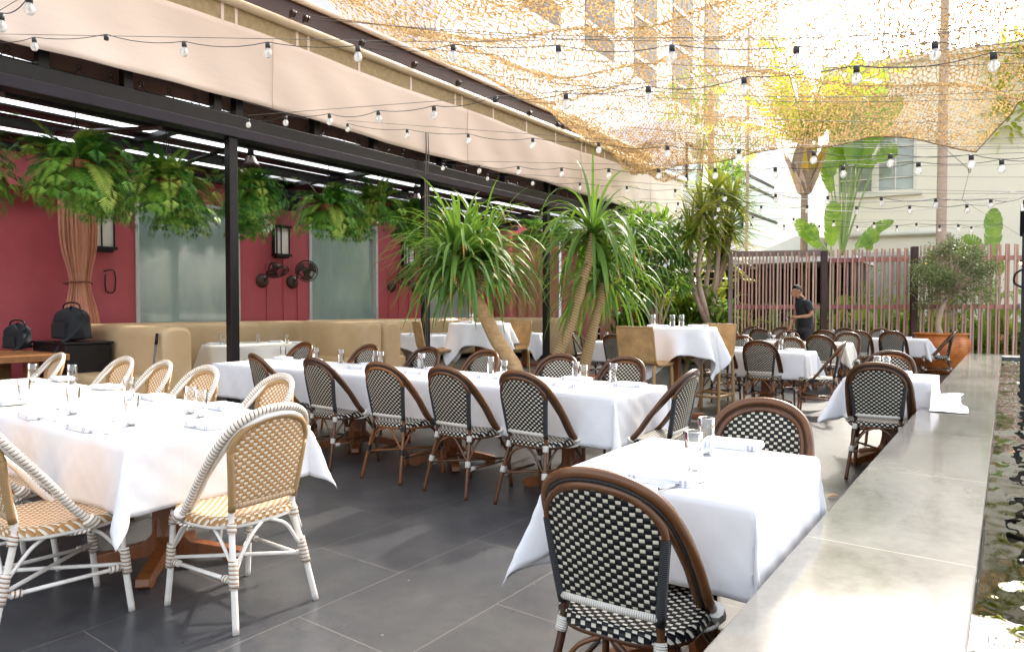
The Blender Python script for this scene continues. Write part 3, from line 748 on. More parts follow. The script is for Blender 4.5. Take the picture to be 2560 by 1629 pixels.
# ------------------------------------------------------------------ wooden bench table, black cabinet and bags on the left
wt = thing('wooden_table', 'bare teak slab table below the red wall', 'table', (-10.5, 3, 0))
part(boxes([span(-11.35, -9.72, 1.9, 3.72, .66, .74)]), 'tabletop', M['teak'], wt, .006)
for x in (-11.0, -10.05):
    for y in (2.2, 3.4): part(boxes([span(x-.07, x+.07, y-.07, y+.07, 0, .659)]), 'leg', M['teak'], wt, .006)
bx = thing('equipment_cabinet', 'low black equipment cabinet standing against the tan banquette end', 'cabinet', (-10.55, 4.05, 0))
part(boxes([span(-11.1, -10.02, 3.78, 4.36, .06, .84)]), 'body', M['black_metal'], bx, .015)
part(boxes([span(-11.12, -10.0, 3.76, 4.38, .842, .87)]), 'lid', M['black_metal'], bx, .006)
part(boxes([span(-11.0, -10.1, 3.85, 4.3, 0, .06)]), 'foot', M['plinth'], bx)
def bag(name, label, c, w, hgt, d, rz):
    t = thing(name, label, 'bag', c, rz)
    b = MB()
    def body(u, v):
        a = 2*PI*u; k = min(1, (v/.06)**.5)*(1 if v < .72 else max(0, 1-.98*((v-.72)/.28)**2.6))
        x = w/2*abs(math.cos(a))**.55*math.copysign(1, math.cos(a))*k*(1-.12*v); y = d/2*abs(math.sin(a))**.55*math.copysign(1, math.sin(a))*k*(1-.35*v)
        return (x+.012*math.sin(9*v+3*u*6), y, .004+hgt*v+.03*math.sin(a*2)*v*(1-v)+.02*math.sin(a*3+1)*v)
    b.grid(body, 28, 14); b.build('body', M['shirt'], t)
    s = MB(); s.tube(catmull([(-w*.36, 0, hgt*.93), (-w*.3, 0, hgt*1.1), (0, 0, hgt*1.16), (w*.3, 0, hgt*1.1), (w*.36, 0, hgt*.93)], 4), .012, 6); s.build('handle', M['black_metal'], t)
    s = MB(); s.leaf(catmull([(w*.47, -.02, hgt*.75), (w*.62, -.05, hgt*.55), (w*.5, -d*.6, hgt*.1), (w*.45, -d*.75, .0), (w*.42, -d*1.02, -.16)], 5), [.022]*21, Vector((0, 1, 0))); s.build('strap', M['shirt'], t)
    s = MB(); s.tube([(-w*.3, -d*.47, hgt*.62), (w*.3, -d*.47, hgt*.62)], .006, 5); s.box((0, -d*.46, hgt*.33), (w*.55, .04, hgt*.4)); s.build('pocket', M['shirt'], t, .008)
    return t
bag('camera_bag', 'plump black shoulder bag standing on the black cabinet', (-10.5, 4.05, .871), .62, .46, .36, .1)
bag('black_bag', 'small black bag slumped between the teak table and the black cabinet', (-11.25, 3.65, .741), .36, .36, .26, .4)
st_ = thing('mop_handle', 'grey pole with a black grip leaning on the tan banquette', 'pole', (-8.75, 4.2, 0), 0)
b = MB(); b.tube([(.06, .0, 0), (-.05, .16, .86)], .016, 8); b.build('pole', M['wire'], st_)
b = MB(); b.tube([(-.05, .16, .86), (-.068, .185, 1.0)], .02, 8); b.build('grip', M['black_metal'], st_)
# ------------------------------------------------------------------ bistro chairs
def mirror(P): return [(-x, y, z) for x, y, z in P]
def make_chair(style):
    t = thing('bistro_chair', '', 'chair')
    if style == 'rattan':
        frame, weave, tie, leg, rail = M['white_cane'], M['brown_weave'], M['leg_wrap'], M['white_cane'], M['brown_weave']
        outer, upr, topm = M['white_wrap'], M['tan_wrap'], M['tan_wrap']
    else:
        frame = M['bamboo'] if style == 'white_ties' else M['bamboo_light']
        weave, leg, rail = M['black_weave'], frame, M['white_cord']
        tie = M['white_cord'] if style == 'white_ties' else M['black_cord']
        outer, upr, topm = frame if style == 'white_ties' else M['bamboo'], M['black_cord'], frame
    A = [(.226, .08, .415), (.229, .0, .50), (.227, -.085, .62), (.215, -.18, .743), (.178, -.248, .835), (.102, -.290, .888), (0, -.304, .905)]
    arch = catmull(A+mirror(A)[::-1][1:], 7)
    def inset(d, dy, dz):
        out = []
        for p in arch:
            r = Vector((p.x, 0, p.z-.62)) if p.z > .62 else Vector((p.x, 0, 0))
            q = Vector(p)-r.normalized()*d; out.append(Vector((q.x, q.y+dy, q.z+dz)))
        return out
    b = MB()
    b.tube(arch, .0165, 10); 
    if style == 'rattan':
        b.tube(inset(.029, -.004, 0), .0125, 8, m=1)
    else:
        b.tube(inset(.019, -.006, 0), .0075, 6, m=2); b.tube(inset(.034, -.002, 0), .0125, 8, m=1)
    b.build('back_frame', [outer, frame, M['black_cord']], t)
    # uprights / rear legs
    def yb(x, z): return -.185-.268*(z-.44)+.035*(abs(x)/.19)**2*min(1, max(0, (z-.44)/.3))
    hw = lambda z: .150+.034*min(1, (z-.44)/.30)
    for s in (-1, 1):
        b = MB(); b.tube(catmull([(s*.203, -.285, 0), (s*.178, -.235, .22), (s*.152, yb(.15, .44), .44), (s*hw(.60), yb(hw(.6), .60), .60), (s*hw(.70), yb(hw(.7), .70), .70)], 5), [.0135]*21, 9)
        b.build('leg', leg, t)
        b = MB(); b.tube(catmull([(s*.190, .185, .43), (s*.196, .198, .22), (s*.204, .222, 0)], 5), .0135, 9); b.build('leg', leg, t)
    for s in (-1, 1):
        b = MB(); b.tube([(s*hw(z), yb(hw(z), z), z) for z in np.linspace(.475, .735, 9)], .0165, 9)
        b.build('upright_wrap', upr, t)
    # inner top rail of the panel
    IA = [(.184, yb(.184, .73), .73), (.176, yb(.17, .775), .775), (.135, yb(.13, .828), .828), (.07, yb(.06, .858), .858), (0, yb(0, .868), .868)]
    inner = catmull(IA+mirror(IA)[::-1][1:], 6)
    b = MB(); b.tube(inner, .013 if style != 'rattan' else .016, 9); b.build('top_rail', topm, t)
    # woven panel
    def topz(x):
        a = min(1, abs(x)/.184); return .73+.138*math.sqrt(max(0, 1-a**2.3))
    def panel(u, v):
        z = .505+(.868-.505)*v
        w0 = hw(z) if z < .73 else .184*max(0, 1-((z-.73)/.138)**2)**(1/2.3)
        x = w0*(2*u-1); return (x, yb(x, z)-.004, z)
    b = MB(); b.grid(panel, 16, 22, uvfn=lambda u, v: (panel(u, v)[0]+1, .43*v))
    o = b.build('backrest', weave, t); s = o.modifiers.new('t', 'SOLIDIFY'); s.thickness = .008; s.offset = 0
    b = MB(); b.tube([(x, yb(x, .497), .497) for x in np.linspace(-.152, .152, 9)], .0165, 9); b.build('back_rail', rail, t)
    # seat
    def outline(a):
        c, s_ = math.cos(a), math.sin(a); e = .62
        x = .222*math.copysign(abs(c)**e, c)*(1-.10*(s_ < 0)*abs(s_)); y = .215*math.copysign(abs(s_)**e, s_)+.0
        return x, y
    b = MB()
    def seat(u, v):
        a = 2*PI*u; x, y = outline(a)
        if v < .7: k = v/.7; return (x*k, y*k, .455-.010*(1-k*k)*1.0)
        k = (v-.7)/.3; q = 1+.03*math.sin(k*PI*.5); return (x*q, y*q, .455-.038*k*k)
    b.grid(seat, 44, 10, uvfn=lambda u, v: (1+seat(u, v)[0]*(1 if v < .75 else 1.0), 1+seat(u, v)[1]-(.05*(v-.7)/.3 if v > .7 else 0)))
    b.build('seat', weave, t)
    b = MB(); b.tube([(*[q*.965 for q in outline(2*PI*i/32)], .410) for i in range(32)], .0125, 8, closed=True); b.build('seat_rim', frame, t)
    # braces and stretchers
    b = MB()
    RL = lambda z, s: Vector((s*(.203-.051*z/.44), -.285+.10*z/.44, z)); FL = lambda z, s: Vector((s*(.204-.014*z/.43), .222-.037*z/.43, z))
    for P, Q in ((RL(.245, -1), RL(.245, 1)), (FL(.245, -1), FL(.245, 1))):
        mid = (P+Q)/2
        for a, c in ((P, Q), (Q, P)):
            d = (c-a); b.tube(catmull([a, a+d*.10+Vector((0, 0, .045)), a+d*.26+Vector((0, 0, .125)), a+d*.44+Vector((0, (.02 if a.y < 0 else -.02), .158))], 4), .008, 6)
    for s in (-1, 1):
        P, Q = RL(.245, s), FL(.245, s); d = Q-P
        for a, c in ((P, Q), (Q, P)):
            d = c-a; b.tube(catmull([a, a+d*.08+Vector((0, 0, .05)), a+d*.22+Vector((0, 0, .125)), a+d*.36+Vector((-s*.01, 0, .158))], 4), .008, 6)
    b.split('brace', frame, t)
    b = MB()
    for s in (-1, 1): b.tube([RL(.20, s), FL(.20, s)], .009, 7)
    b.tube([RL(.21, -1), FL(.21, 1)], .009, 7); b.tube([RL(.215, 1), FL(.215, -1)], .009, 7)
    b.split('stretcher', frame, t)
    # cane bindings
    b = MB()
    def wrap(a, c, r): b.tube([a+(c-a)*k for k in np.linspace(0, 1, 6)], r, 9)
    h1, h2 = (.215, .255) if style != 'rattan' else (.17, .285)
    for s in (-1, 1):
        wrap(RL(h1, s), RL(h2, s), .0195); wrap(FL(h1, s), FL(h2, s), .0195)
        wrap(RL(.385, s), RL(.425, s), .0195)
        wrap(FL(.365, s), FL(.41, s), .0185)
        wrap(Vector((s*.237, .075, .42)), Vector((s*.239, .045, .452)), .027)
        b.tube([RL(.2, s)+(FL(.2, s)-RL(.2, s))*k for k in (.06, .09, .12, .15)], .0155, 7)
        b.tube([FL(.2, s)+(RL(.2, s)-FL(.2, s))*k for k in (.06, .09, .12, .15)], .0155, 7)
        b.tube(catmull([(s*.236, .085, .43), (s*.245, .04, .405), (s*.20, -.01, .395), (s*.19, -.03, .40)], 3), .007, 5)
    b.split('binding', tie, t)
    snapshot(t)
    return t
chW = make_chair('white_ties'); chB = make_chair('black_ties'); chR = make_chair('rattan')
used = set()
BIG = .97
def chair(proto, x, y, face, label, group):
    """face: direction the sitter looks, degrees from +Y counter-clockwise"""
    rz = math.radians(face)
    if proto.name not in used:
        used.add(proto.name); proto.location = (x, y, 0); proto.rotation_euler = (0, 0, rz); tag(proto, label, None, group); return proto
    return dup(proto, (x, y, 0), rz, label, group, BIG if label.startswith('largest') else None)
# ------------------------------------------------------------------ tables and cloths
def pedestal_table(x0, x1, y0, y1, z, label, name='pedestal_table', rot=45):
    cx, cy = (x0+x1)/2, (y0+y1)/2
    t = thing(name, label, 'table', (cx, cy, 0))
    part(boxes([span(x0+.012, x1-.012, y0+.012, y1-.012, z-.045, z-.006)]), 'tabletop', M['table_wood'], t, .004)
    b = MB(); b.box((0, 0, (z-.045+.10)/2), (.115, .115, z-.145)); b.box((0, 0, z-.075), (.5, .06, .058)); b.build('pedestal', M['table_wood'], t, .006)
    for k in range(4):
        R = Matrix.Rotation(math.radians(rot+90*k), 3, 'Z'); L = .36
        P = [(.05, .11), (.05, .26), (.075, .16), (.12, .115), (L*.8, .075), (L, .055), (L+.01, .02), (L-.02, 0), (L-.07, 0), (L-.09, .02), (.1, .045), (.05, .045)]
        b = MB(); n = len(P); V = [tuple(R@Vector((x, -.032, zz))) for x, zz in P]+[tuple(R@Vector((x, .032, zz))) for x, zz in P]
        b.add(V, [list(range(n)), list(range(2*n-1, n-1, -1))]+[(i, i+n, (i+1) % n+n, (i+1) % n) for i in range(n)], None, 0, False)
        b.build('foot', M['table_wood'], t, .004)
    return t
def tablecloth(x0, x1, y0, y1, z, o, label, mat=None, seed=0, lay=None, name='tablecloth', flare=.34, sides=(1, 1, 1, 1), step=.028, lowf=None, edge0=.07):
    """draped cloth; o overhang; sides scale overhang at -x,+x,-y,+y; lay=(x_edge,z_edge): rests on a ledge"""
    a, b_ = (x1-x0)/2, (y1-y0)/2; cx, cy = (x0+x1)/2, (y0+y1)/2
    r = random.Random(seed); ph = [r.uniform(0, 6.28) for _ in range(8)]
    S = lambda n, e0, e1: [e0+(e1-e0)*i/n for i in range(n+1)]
    sx0, sx1, sy0, sy1 = -a-o*sides[0], a+o*sides[1], -b_-o*sides[2], b_+o*sides[3]
    nx = max(8, int((sx1-sx0)/step)); ny = max(8, int((sy1-sy0)/step))
    def fn(u, v):
        s, t = sx0+(sx1-sx0)*u, sy0+(sy1-sy0)*v
        ex, ey = max(abs(s)-a, 0), max(abs(t)-b_, 0); sgx, sgy = math.copysign(1, s), math.copysign(1, t)
        px, py = max(-a, min(a, s)), max(-b_, min(b_, t))
        if ex == 0 and ey == 0:
            return (cx+s, cy+t, z+.0015*math.sin(s*9+ph[0])*math.sin(t*8+ph[1]))
        rr = math.hypot(ex, ey); th = math.atan2(ey, ex)
        cor = math.sin(2*th)**2
        run = t if ex > ey else s
        edge = (1 if (ex > 0) != (ey > 0) else 0)
        wv = .05*math.sin(run*7.3+ph[2])+.035*math.sin(run*15+ph[3])
        wdw = 1.0
        if edge:
            other = b_-abs(t) if ex > 0 else a-abs(s); wdw = min(1, other/.15)
        fl = flare*(lowf if (lowf is not None and sgx > 0) else 1)
        k = edge0+wv*(edge0/.07)*wdw*edge+fl*cor*(1+.25*math.sin(ph[4]+sgx+2*sgy))
        wr = .45*min(1, rr/.08)*(.004*math.sin(s*23+t*17+ph[6])+.003*math.sin(s*41-t*37+ph[7])+.0025*math.sin((s+t)*63))
        tw = th+.30*cor*math.sin(ph[5]+3*sgx+sgy)*(1 if 0 < th < PI/2 else 0)
        k = max(.015, k); soft = min(1, rr/.02)
        rho = rr*k
        dz = math.sqrt(max(0, rr*rr-rho*rho))
        x = px+sgx*rho*math.cos(tw)+.004*soft*sgx*(ex > 0); y = py+sgy*rho*math.sin(tw)+.004*soft*sgy*(ey > 0); zz = z-dz
        X, Y, Z = cx+x+sgx*wr*(ex > 0), cy+y+sgy*wr*(ey > 0), zz
        if lay and sgx > 0 and ex > 0:
            dv = z-lay[1]-.005; d = max(ex, .8*ey)
            return (cx+px+.02+max(0, ex-dv)*(.95+.45*max(0, min(1, -t/.35)))+.008*math.sin(9*t+1)*min(1, ex/.2), cy+py+sgy*ey*(.55+.3*min(1, ex/.2)), z-min(d, dv)+.012*abs(math.sin(X*17+Y*11))*max(0, min(1, (ex-dv)/.05)))
        if False:
            X += (lay[1]+.004-Z)*.30; Z = lay[1]+.004+.006*abs(math.sin(X*40+Y*23))*min(1, (lay[1]-zz)/.05)
        return (X, Y, Z)
    m = MB(); m.grid(fn, nx, ny); ob = m.build(name, mat or M['cloth'])
    # hem: origin at the middle of the table
    c = Vector((cx, cy, z)); ob.data.transform(Matrix.Translation(-c)); ob.location = c
    sd = ob.modifiers.new('t', 'SOLIDIFY'); sd.thickness = .0015; sd.offset = 1
    return tag(ob, label, 'tablecloth')
def round_cloth(cx, cy, R, z, half, label, mat=None, seed=0, rot=.3, nf=9):
    r = random.Random(seed); ph = [r.uniform(0, 6.28) for _ in range(4)]
    m = MB()
    def fn(u, v):
        th = 2*PI*u
        # square cloth: max radius along th
        q = half/max(abs(math.cos(th-rot)), abs(math.sin(th-rot)))
        Lr = q*v
        if Lr <= R: return (cx+Lr*math.cos(th), cy+Lr*math.sin(th), z)
        e = Lr-R
        f = .10+.16*math.sin(nf*th+ph[0])*min(1, e/.12)+.10*math.sin(2*nf*th*.5+ph[1]+th)
        f = max(.01, f*.9+.10)
        rho = e*f; d = math.sqrt(max(0, e*e-rho*rho)); rr = R+rho+.003
        t2 = th+.05*e*math.cos(nf*th+ph[0])
        return (cx+rr*math.cos(t2), cy+rr*math.sin(t2), z-d)
    m.grid(fn, 150, 44); ob = m.build('tablecloth', mat or M['cloth'])
    c = Vector((cx, cy, z)); ob.data.transform(Matrix.Translation(-c)); ob.location = c
    sd = ob.modifiers.new('t', 'SOLIDIFY'); sd.thickness = .0015; sd.offset = 1
    return tag(ob, label, 'tablecloth')
def round_table(cx, cy, R, z, label, name='round_table'):
    t = thing(name, label, 'table', (cx, cy, 0))
    b = MB(); b.lathe([(0, z-.006), (R-.015, z-.006), (R-.01, z-.015), (R-.01, z-.04), (0, z-.04)], n=40); b.build('tabletop', M['table_wood'], t)
    b = MB(); b.box((0, 0, (z-.04+.05)/2+.0), (.11, .11, z-.11)); b.box((0, 0, z-.07), (.5, .06, .055)); b.build('pedestal', M['table_wood'], t, .006)
    for k in range(4):
        Rm = Matrix.Rotation(math.radians(45+90*k), 3, 'Z'); b = MB(); b.box(Rm@Vector((.19, 0, .035)), (.36, .06, .07), Rm); b.build('foot', M['table_wood'], t, .012)
    return t
TZ = .745
# front right table
pedestal_table(-1.28, -.585, 2.0, 2.82, TZ, 'square pedestal table under the white cloth before the largest bistro chair')
tablecloth(-1.28, -.585, 2.0, 2.82, TZ, .32, 'white cloth draped before the largest bistro chair by the stone ledge', seed=3, sides=(1, .9, .88, 1), flare=.34, step=.02, lowf=.25, edge0=.02)
# middle right table by the ledge
pedestal_table(-1.10, -.49, 6.22, 6.95, TZ, 'small pedestal table with its cloth corner lying on the stone ledge')
tablecloth(-1.10, -.49, 6.22, 6.95, TZ, .33, 'white cloth whose corner lies across the stone ledge', seed=5, lay=(LX0, LZ), flare=.45, sides=(1, 1.1, 1, 1), step=.02)
# left long table: two pushed together, two cloths
pedestal_table(-4.05, -2.97, 1.34, 2.24, TZ, 'wooden pedestal table with splayed feet in plain view among rattan chair legs')
pedestal_table(-5.25, -4.1, 1.34, 2.24, TZ, 'wooden pedestal table in the middle of the rattan chair row')
pedestal_table(-6.5, -5.3, 1.34, 2.24, TZ, 'wooden pedestal table at the cabinet end of the rattan chair row')
tablecloth(-4.6, -2.97, 1.34, 2.24, TZ+.004, .30, 'white cloth with a pointed hanging corner on the rattan chair table', seed=11, sides=(.05, 1, 1, 1), flare=.30, step=.022)
tablecloth(-6.55, -4.58, 1.34, 2.24, TZ, .28, 'creamy white cloth on the cabinet end of the rattan chair table', M['cloth_cream'], seed=12, sides=(1, .3, 1, 1))
# long middle table
for i, (x0, x1, lb) in enumerate(((-3.2, -2.06, 'at the profile chair end of the long row'), (-4.4, -3.22, 'below the honey framed chair'), (-5.6, -4.42, 'below the second chair from the banquette end'), (-6.8, -5.62, 'at the banquette end of the long row'))):
    pedestal_table(x0, x1, 3.96, 4.80, TZ, 'red brown wooden pedestal table, '+lb)
tablecloth(-6.8, -2.06, 3.96, 4.80, TZ, .34, 'long white cloth over the middle row of tables between black woven chairs', seed=21, flare=.30)
# tables towards the fence
pedestal_table(-3.2, -2.08, 9.2, 9.85, TZ, 'pedestal table just behind the tall wicker stools')
tablecloth(-3.2, -2.08, 9.2, 9.85, TZ, .34, 'white cloth on the table next to the wicker stools', seed=31, flare=.32)
pedestal_table(-3.5, -2.1, 11.95, 12.65, TZ, 'pedestal table just in front of the standing waiter')
tablecloth(-3.5, -2.1, 11.95, 12.65, TZ, .33, 'creamy cloth on the table just in front of the standing waiter', M['cloth_cream'], seed=32)
pedestal_table(-2.95, -1.22, 14.62, 15.25, TZ, 'pedestal table near the large orange urn')
tablecloth(-2.95, -1.22, 14.62, 15.25, TZ, .33, 'white cloth with a hanging point on the table near the orange urn', seed=33, flare=.45)
pedestal_table(-5.0, -3.45, 14.7, 15.3, TZ, 'pedestal table against the capped fence panel behind the waiter')
tablecloth(-5.0, -3.45, 14.7, 15.3, TZ, .3, 'white cloth on the table against the capped fence panel', seed=34)
pedestal_table(-5.9, -4.65, 10.3, 11.0, TZ, 'pedestal table behind the two wrapped palm trunks')
tablecloth(-5.9, -4.65, 10.3, 11.0, TZ, .33, 'white cloth on the table behind the wrapped palm trunks', seed=35)
# bar tables and banquette rounds
BZ = 1.10
round_table(-3.2, 7.72, .47, BZ, 'tall round bar table between two wicker stools', 'bar_table')
round_cloth(-3.2, 7.72, .47, BZ, .78, 'white cloth hanging in points over the tall round table between palms and fence', seed=2, rot=.65)
round_table(-6.46, 8.05, .46, BZ, 'tall round bar table behind the leaning palm trunk', 'bar_table')
round_cloth(-6.46, 8.05, .46, BZ, .78, 'white cloth on the tall round table behind the leaning palm trunk', seed=4, rot=.5)
round_table(-9.85, 6.5, .82, .75, 'large round table inside the first tan banquette')
round_cloth(-9.85, 6.5, .82, .75, 1.08, 'cream cloth on the large round table behind the first pergola post', M['cloth_cream'], seed=6, rot=.55, nf=7)
round_table(-10.55, 11.0, .75, .75, 'round table inside the second tan banquette')
round_cloth(-10.55, 11.0, .75, .75, 1.02, 'white cloth on the round table inside the second tan banquette', seed=8, rot=.2)
round_table(-9.05, 12.95, .42, .75, 'small round table at the third pergola post')
round_cloth(-9.05, 12.95, .42, .75, .74, 'white cloth on the small round table at the third pergola post', seed=9, rot=.4)
# ------------------------------------------------------------------ chairs placed
G1 = 'black and white bistro chairs around the long middle table'
for pr, x, f, lb in ((chB, -5.42, -14, 'black bistro chair at the middle table, half hidden by the rattan chair'),
                     (chW, -4.62, -3, 'black bistro chair with white ties between the honey framed one and the rattan chair'),
                     (chB, -3.86, 2, 'black woven bistro chair with honey brown frame and black ties at the middle table'),
                     (chW, -3.19, -2, 'black bistro chair with white ties between the honey framed one and the table end'),
                     (chW, -2.56, -4, 'black bistro chair, back to camera, last before the profile chair at the middle table end')):
    chair(pr, x, 3.90 if x > -3 else 3.87, f, lb, G1)
chair(chW, -1.98, 4.36, 92, 'black bistro chair turned in profile at the head of the long middle table', G1)
for pr, x, y, lb in ((chB, -6.9, 4.92, 'far side bistro chair of the middle table standing before the large round table'), (chB, -5.85, 5.0, 'far side bistro chair of the middle table standing before the banquette end'), (chW, -4.95, 5.02, 'far side bistro chair of the middle table just in front of the shaded wicker stool'),
                   (chW, -4.17, 5.0, 'far side bistro chair of the middle table beside the leaning palm trunk'), (chW, -3.24, 4.92, 'far side bistro chair of the middle table just in front of the two wrapped trunks'), (chW, -2.6, 4.92, 'far side bistro chair of the middle table before the honey wicker stool')):
    chair(pr, x, y, 180+rng.uniform(-4, 4), lb, G1)
G2 = 'chairs at the small tables along the stone ledge'
chair(chW, -.91, 1.895, 3, 'largest black and white bistro chair, back to camera, at the small table by the ledge', G2)
chair(chW, -.87, 2.84, 181, 'black and white bistro chair facing the camera across the table from the largest chair', G2)
chair(chW, -.80, 6.05, 2, 'black and white bistro chair with its back to the camera beside the ledge, farther along', G2)
chair(chB, -.90, 7.12, 180, 'black and white bistro chair behind the cloth that lies on the stone ledge', G2)
G3 = 'rattan chairs around the front left table'
chair(chR, -2.80, 1.74, 92, 'tan rattan chair with white legs, standing fully in view from behind', G3)
chair(chR, -3.30, 1.20, -4, 'tan rattan chair cut off by the photo edge, its seat half under the cloth', G3)
chair(chR, -4.05, 1.18, 2, 'tan rattan chair mostly hidden behind the cropped one on the near side', G3)
for x, y, lb in ((-3.66, 2.28, 'tan rattan chair overlapped by the top of the fully visible rattan chair'), (-4.58, 2.34, 'tan rattan chair just in front of the black pergola post'), (-5.32, 2.40, 'tan rattan chair before the banquette corner, overlapped by its neighbour'),
                 (-5.98, 2.42, 'tan rattan chair with the grey mop handle rising behind it'), (-7.0, 2.3, 'tan rattan chair of which only a sliver of arch shows below the teak table')):
    chair(chR, x, y, 180+rng.uniform(-5, 9), lb, G3)
G4 = 'bistro chairs at the tables near the slatted fence'
for pr, x, y, f, lb in ((chB, -2.58, 9.18, 2, 'bistro chair with black ties, back to camera, next to the tall wicker stools'),
    (chB, -3.16, 9.2, 0, 'bistro chair half hidden by the legs of the farther honey wicker stool'),
    (chB, -1.92, 9.20, 98, 'bistro chair in profile at the end of the table next to the wicker stools'),
    (chW, -3.24, 10.05, 180, 'bistro chair showing only its arched top behind the farther honey wicker stool'),
    (chW, -2.52, 9.95, 178, 'bistro chair facing the camera behind the tumblers of the table next to the stools'),
    (chB, -2.32, 11.58, -8, 'honey framed bistro chair with its back to the camera before the cream cloth'),
    (chB, -3.60, 12.25, -80, 'bistro chair in profile at the palm side end of the cream cloth table'),
    (chW, -3.25, 12.82, 180, 'bistro chair facing the camera below the cutlery the waiter holds'),
    (chW, -2.25, 12.72, 176, 'bistro chair with pale woven back behind the urn side end of the cream cloth'),
    (chB, -2.82, 14.2, 0, 'bistro chair seen from behind at the back of the waiter'),
    (chB, -2.24, 14.22, 2, 'bistro chair seen from behind, middle one of the table near the orange urn'),
    (chB, -1.68, 14.3, -2, 'bistro chair seen from behind beside the hanging cloth point near the urn'),
    (chW, -2.78, 15.52, 180, 'bistro chair facing the camera at the waiter side of the table near the urn'),
    (chW, -2.1, 15.5, 180, 'bistro chair facing the camera before the dark fence post near the urn'),
    (chW, -1.06, 14.72, 96, 'bistro chair in profile with white ties in front of the orange urn'),
    (chB, -4.75, 14.35, 0, 'bistro chair seen from behind near the grey fence post, partly hidden by a wicker stool'),
    (chB, -4.08, 14.4, 3, 'bistro chair seen from behind, middle one of three before the capped fence panel'),
    (chB, -3.46, 14.38, 0, 'bistro chair directly behind the waiter with its back to the camera'),
    (chW, -4.72, 15.6, 180, 'bistro chair facing the camera beside the grey fence post'),
    (chW, -4.08, 15.6, 180, 'bistro chair facing the camera before the capped fence panel, next to the waiter'),
    (chW, -6.15, 10.85, -82, 'bistro chair with pale back between the two wrapped palm trunks'),
    (chB, -5.05, 9.95, 0, 'dark bistro chair partly hidden by the honey wicker stool with its back to camera'),
    (chB, -6.1, 11.9, 150, 'dark bistro chair of which one curved rail shows above the white cloth behind the palms')):
    chair(pr, x, y, f, lb, G4)
# ------------------------------------------------------------------ wicker bar stools
def make_stool():
    t = thing('wicker_stool', '', 'bar stool')
    def back(u, v):
        z = .70+.44*v; w = .215
        return (w*(2*u-1), -.20-.07*v+.02*(2*u-1)**2, z)
    b = MB()
    def shell(u, v):
        # seat front -> seat back -> backrest top, one bent sheet
        L = v*.86
        if L < .36: y, z = .20-L, .72-.012*math.sin(L/.36*PI)
        elif L < .46: a = (L-.36)/.10*PI/2*.9; y, z = -.16-.06*math.sin(a), .72+.06*(1-math.cos(a))
        else: q = L-.46; y, z = -.222-.15*q, .775+.985*q*.86
        e = max(0, abs(2*u-1)-.93)/.07
        return (.222*(2*u-1), y+.012*(2*u-1)**2, z-(.02*e*e if L < .4 else 0))
    b.grid(shell, 14, 30, uvfn=lambda u, v: (u*.45, v*.86)); o = b.build('seat_back', M['wicker'], t)
    s = o.modifiers.new('t', 'SOLIDIFY'); s.thickness = .028; s.offset = 0
    bv = o.modifiers.new('b', 'BEVEL'); bv.width = .012; bv.segments = 2
    E = [(.222*(2*u-1), 0, v) for u, v in [(0, k/14) for k in range(15)]+[(k/6, 1) for k in range(1, 6)]+[(1, 1-k/14) for k in range(15)]]
    b = MB(); b.tube([shell((x/.222+1)/2*.99+.005, v) for x, _, v in E], .0165, 7); b.build('rim', M['tan_wrap'], t)
    for sx in (-1, 1):
        b = MB(); b.tube(catmull([(sx*.2, .06, .695), (sx*.2, .17, .69), (sx*.205, .205, .64), (sx*.21, .215, .45), (sx*.215, .225, .0)], 5), .02, 9); b.build('leg', M['tan_wrap'], t)
        b = MB(); b.tube(catmull([(sx*.2, -.04, .695), (sx*.2, -.16, .69), (sx*.205, -.205, .64), (sx*.21, -.22, .45), (sx*.215, -.24, .0)], 5), .02, 9); b.build('leg', M['tan_wrap'], t)
    b = MB(); P = [(-.213, .22, .24), (.213, .22, .24), (.213, -.23, .24), (-.213, -.23, .24)]
    for i in range(4): b.tube([P[i], P[(i+1) % 4]], .018, 8)
    b.tube([(-.213, .0, .70), (.213, .0, .70)], .018, 8)
    b.build('footrest', M['tan_wrap'], t); snapshot(t); return t
s0 = make_stool(); s0.location = (-3.28, 7.08, 0); s0.rotation_euler.z = math.radians(-4)
tag(s0, 'honey wicker bar stool with its square back to the camera', None, 'wicker bar stools')
dup(s0, (-3.02, 8.38, 0), math.radians(176), 'honey wicker bar stool behind the hanging cloth points of the tall round table')
dup(s0, (-6.88, 7.5, 0), math.radians(-32), 'shaded brown wicker bar stool below the second pergola post')
dup(s0, (-6.32, 8.62, 0), math.radians(172), 'wicker bar stool behind the cloth of the tall table near the leaning palm')
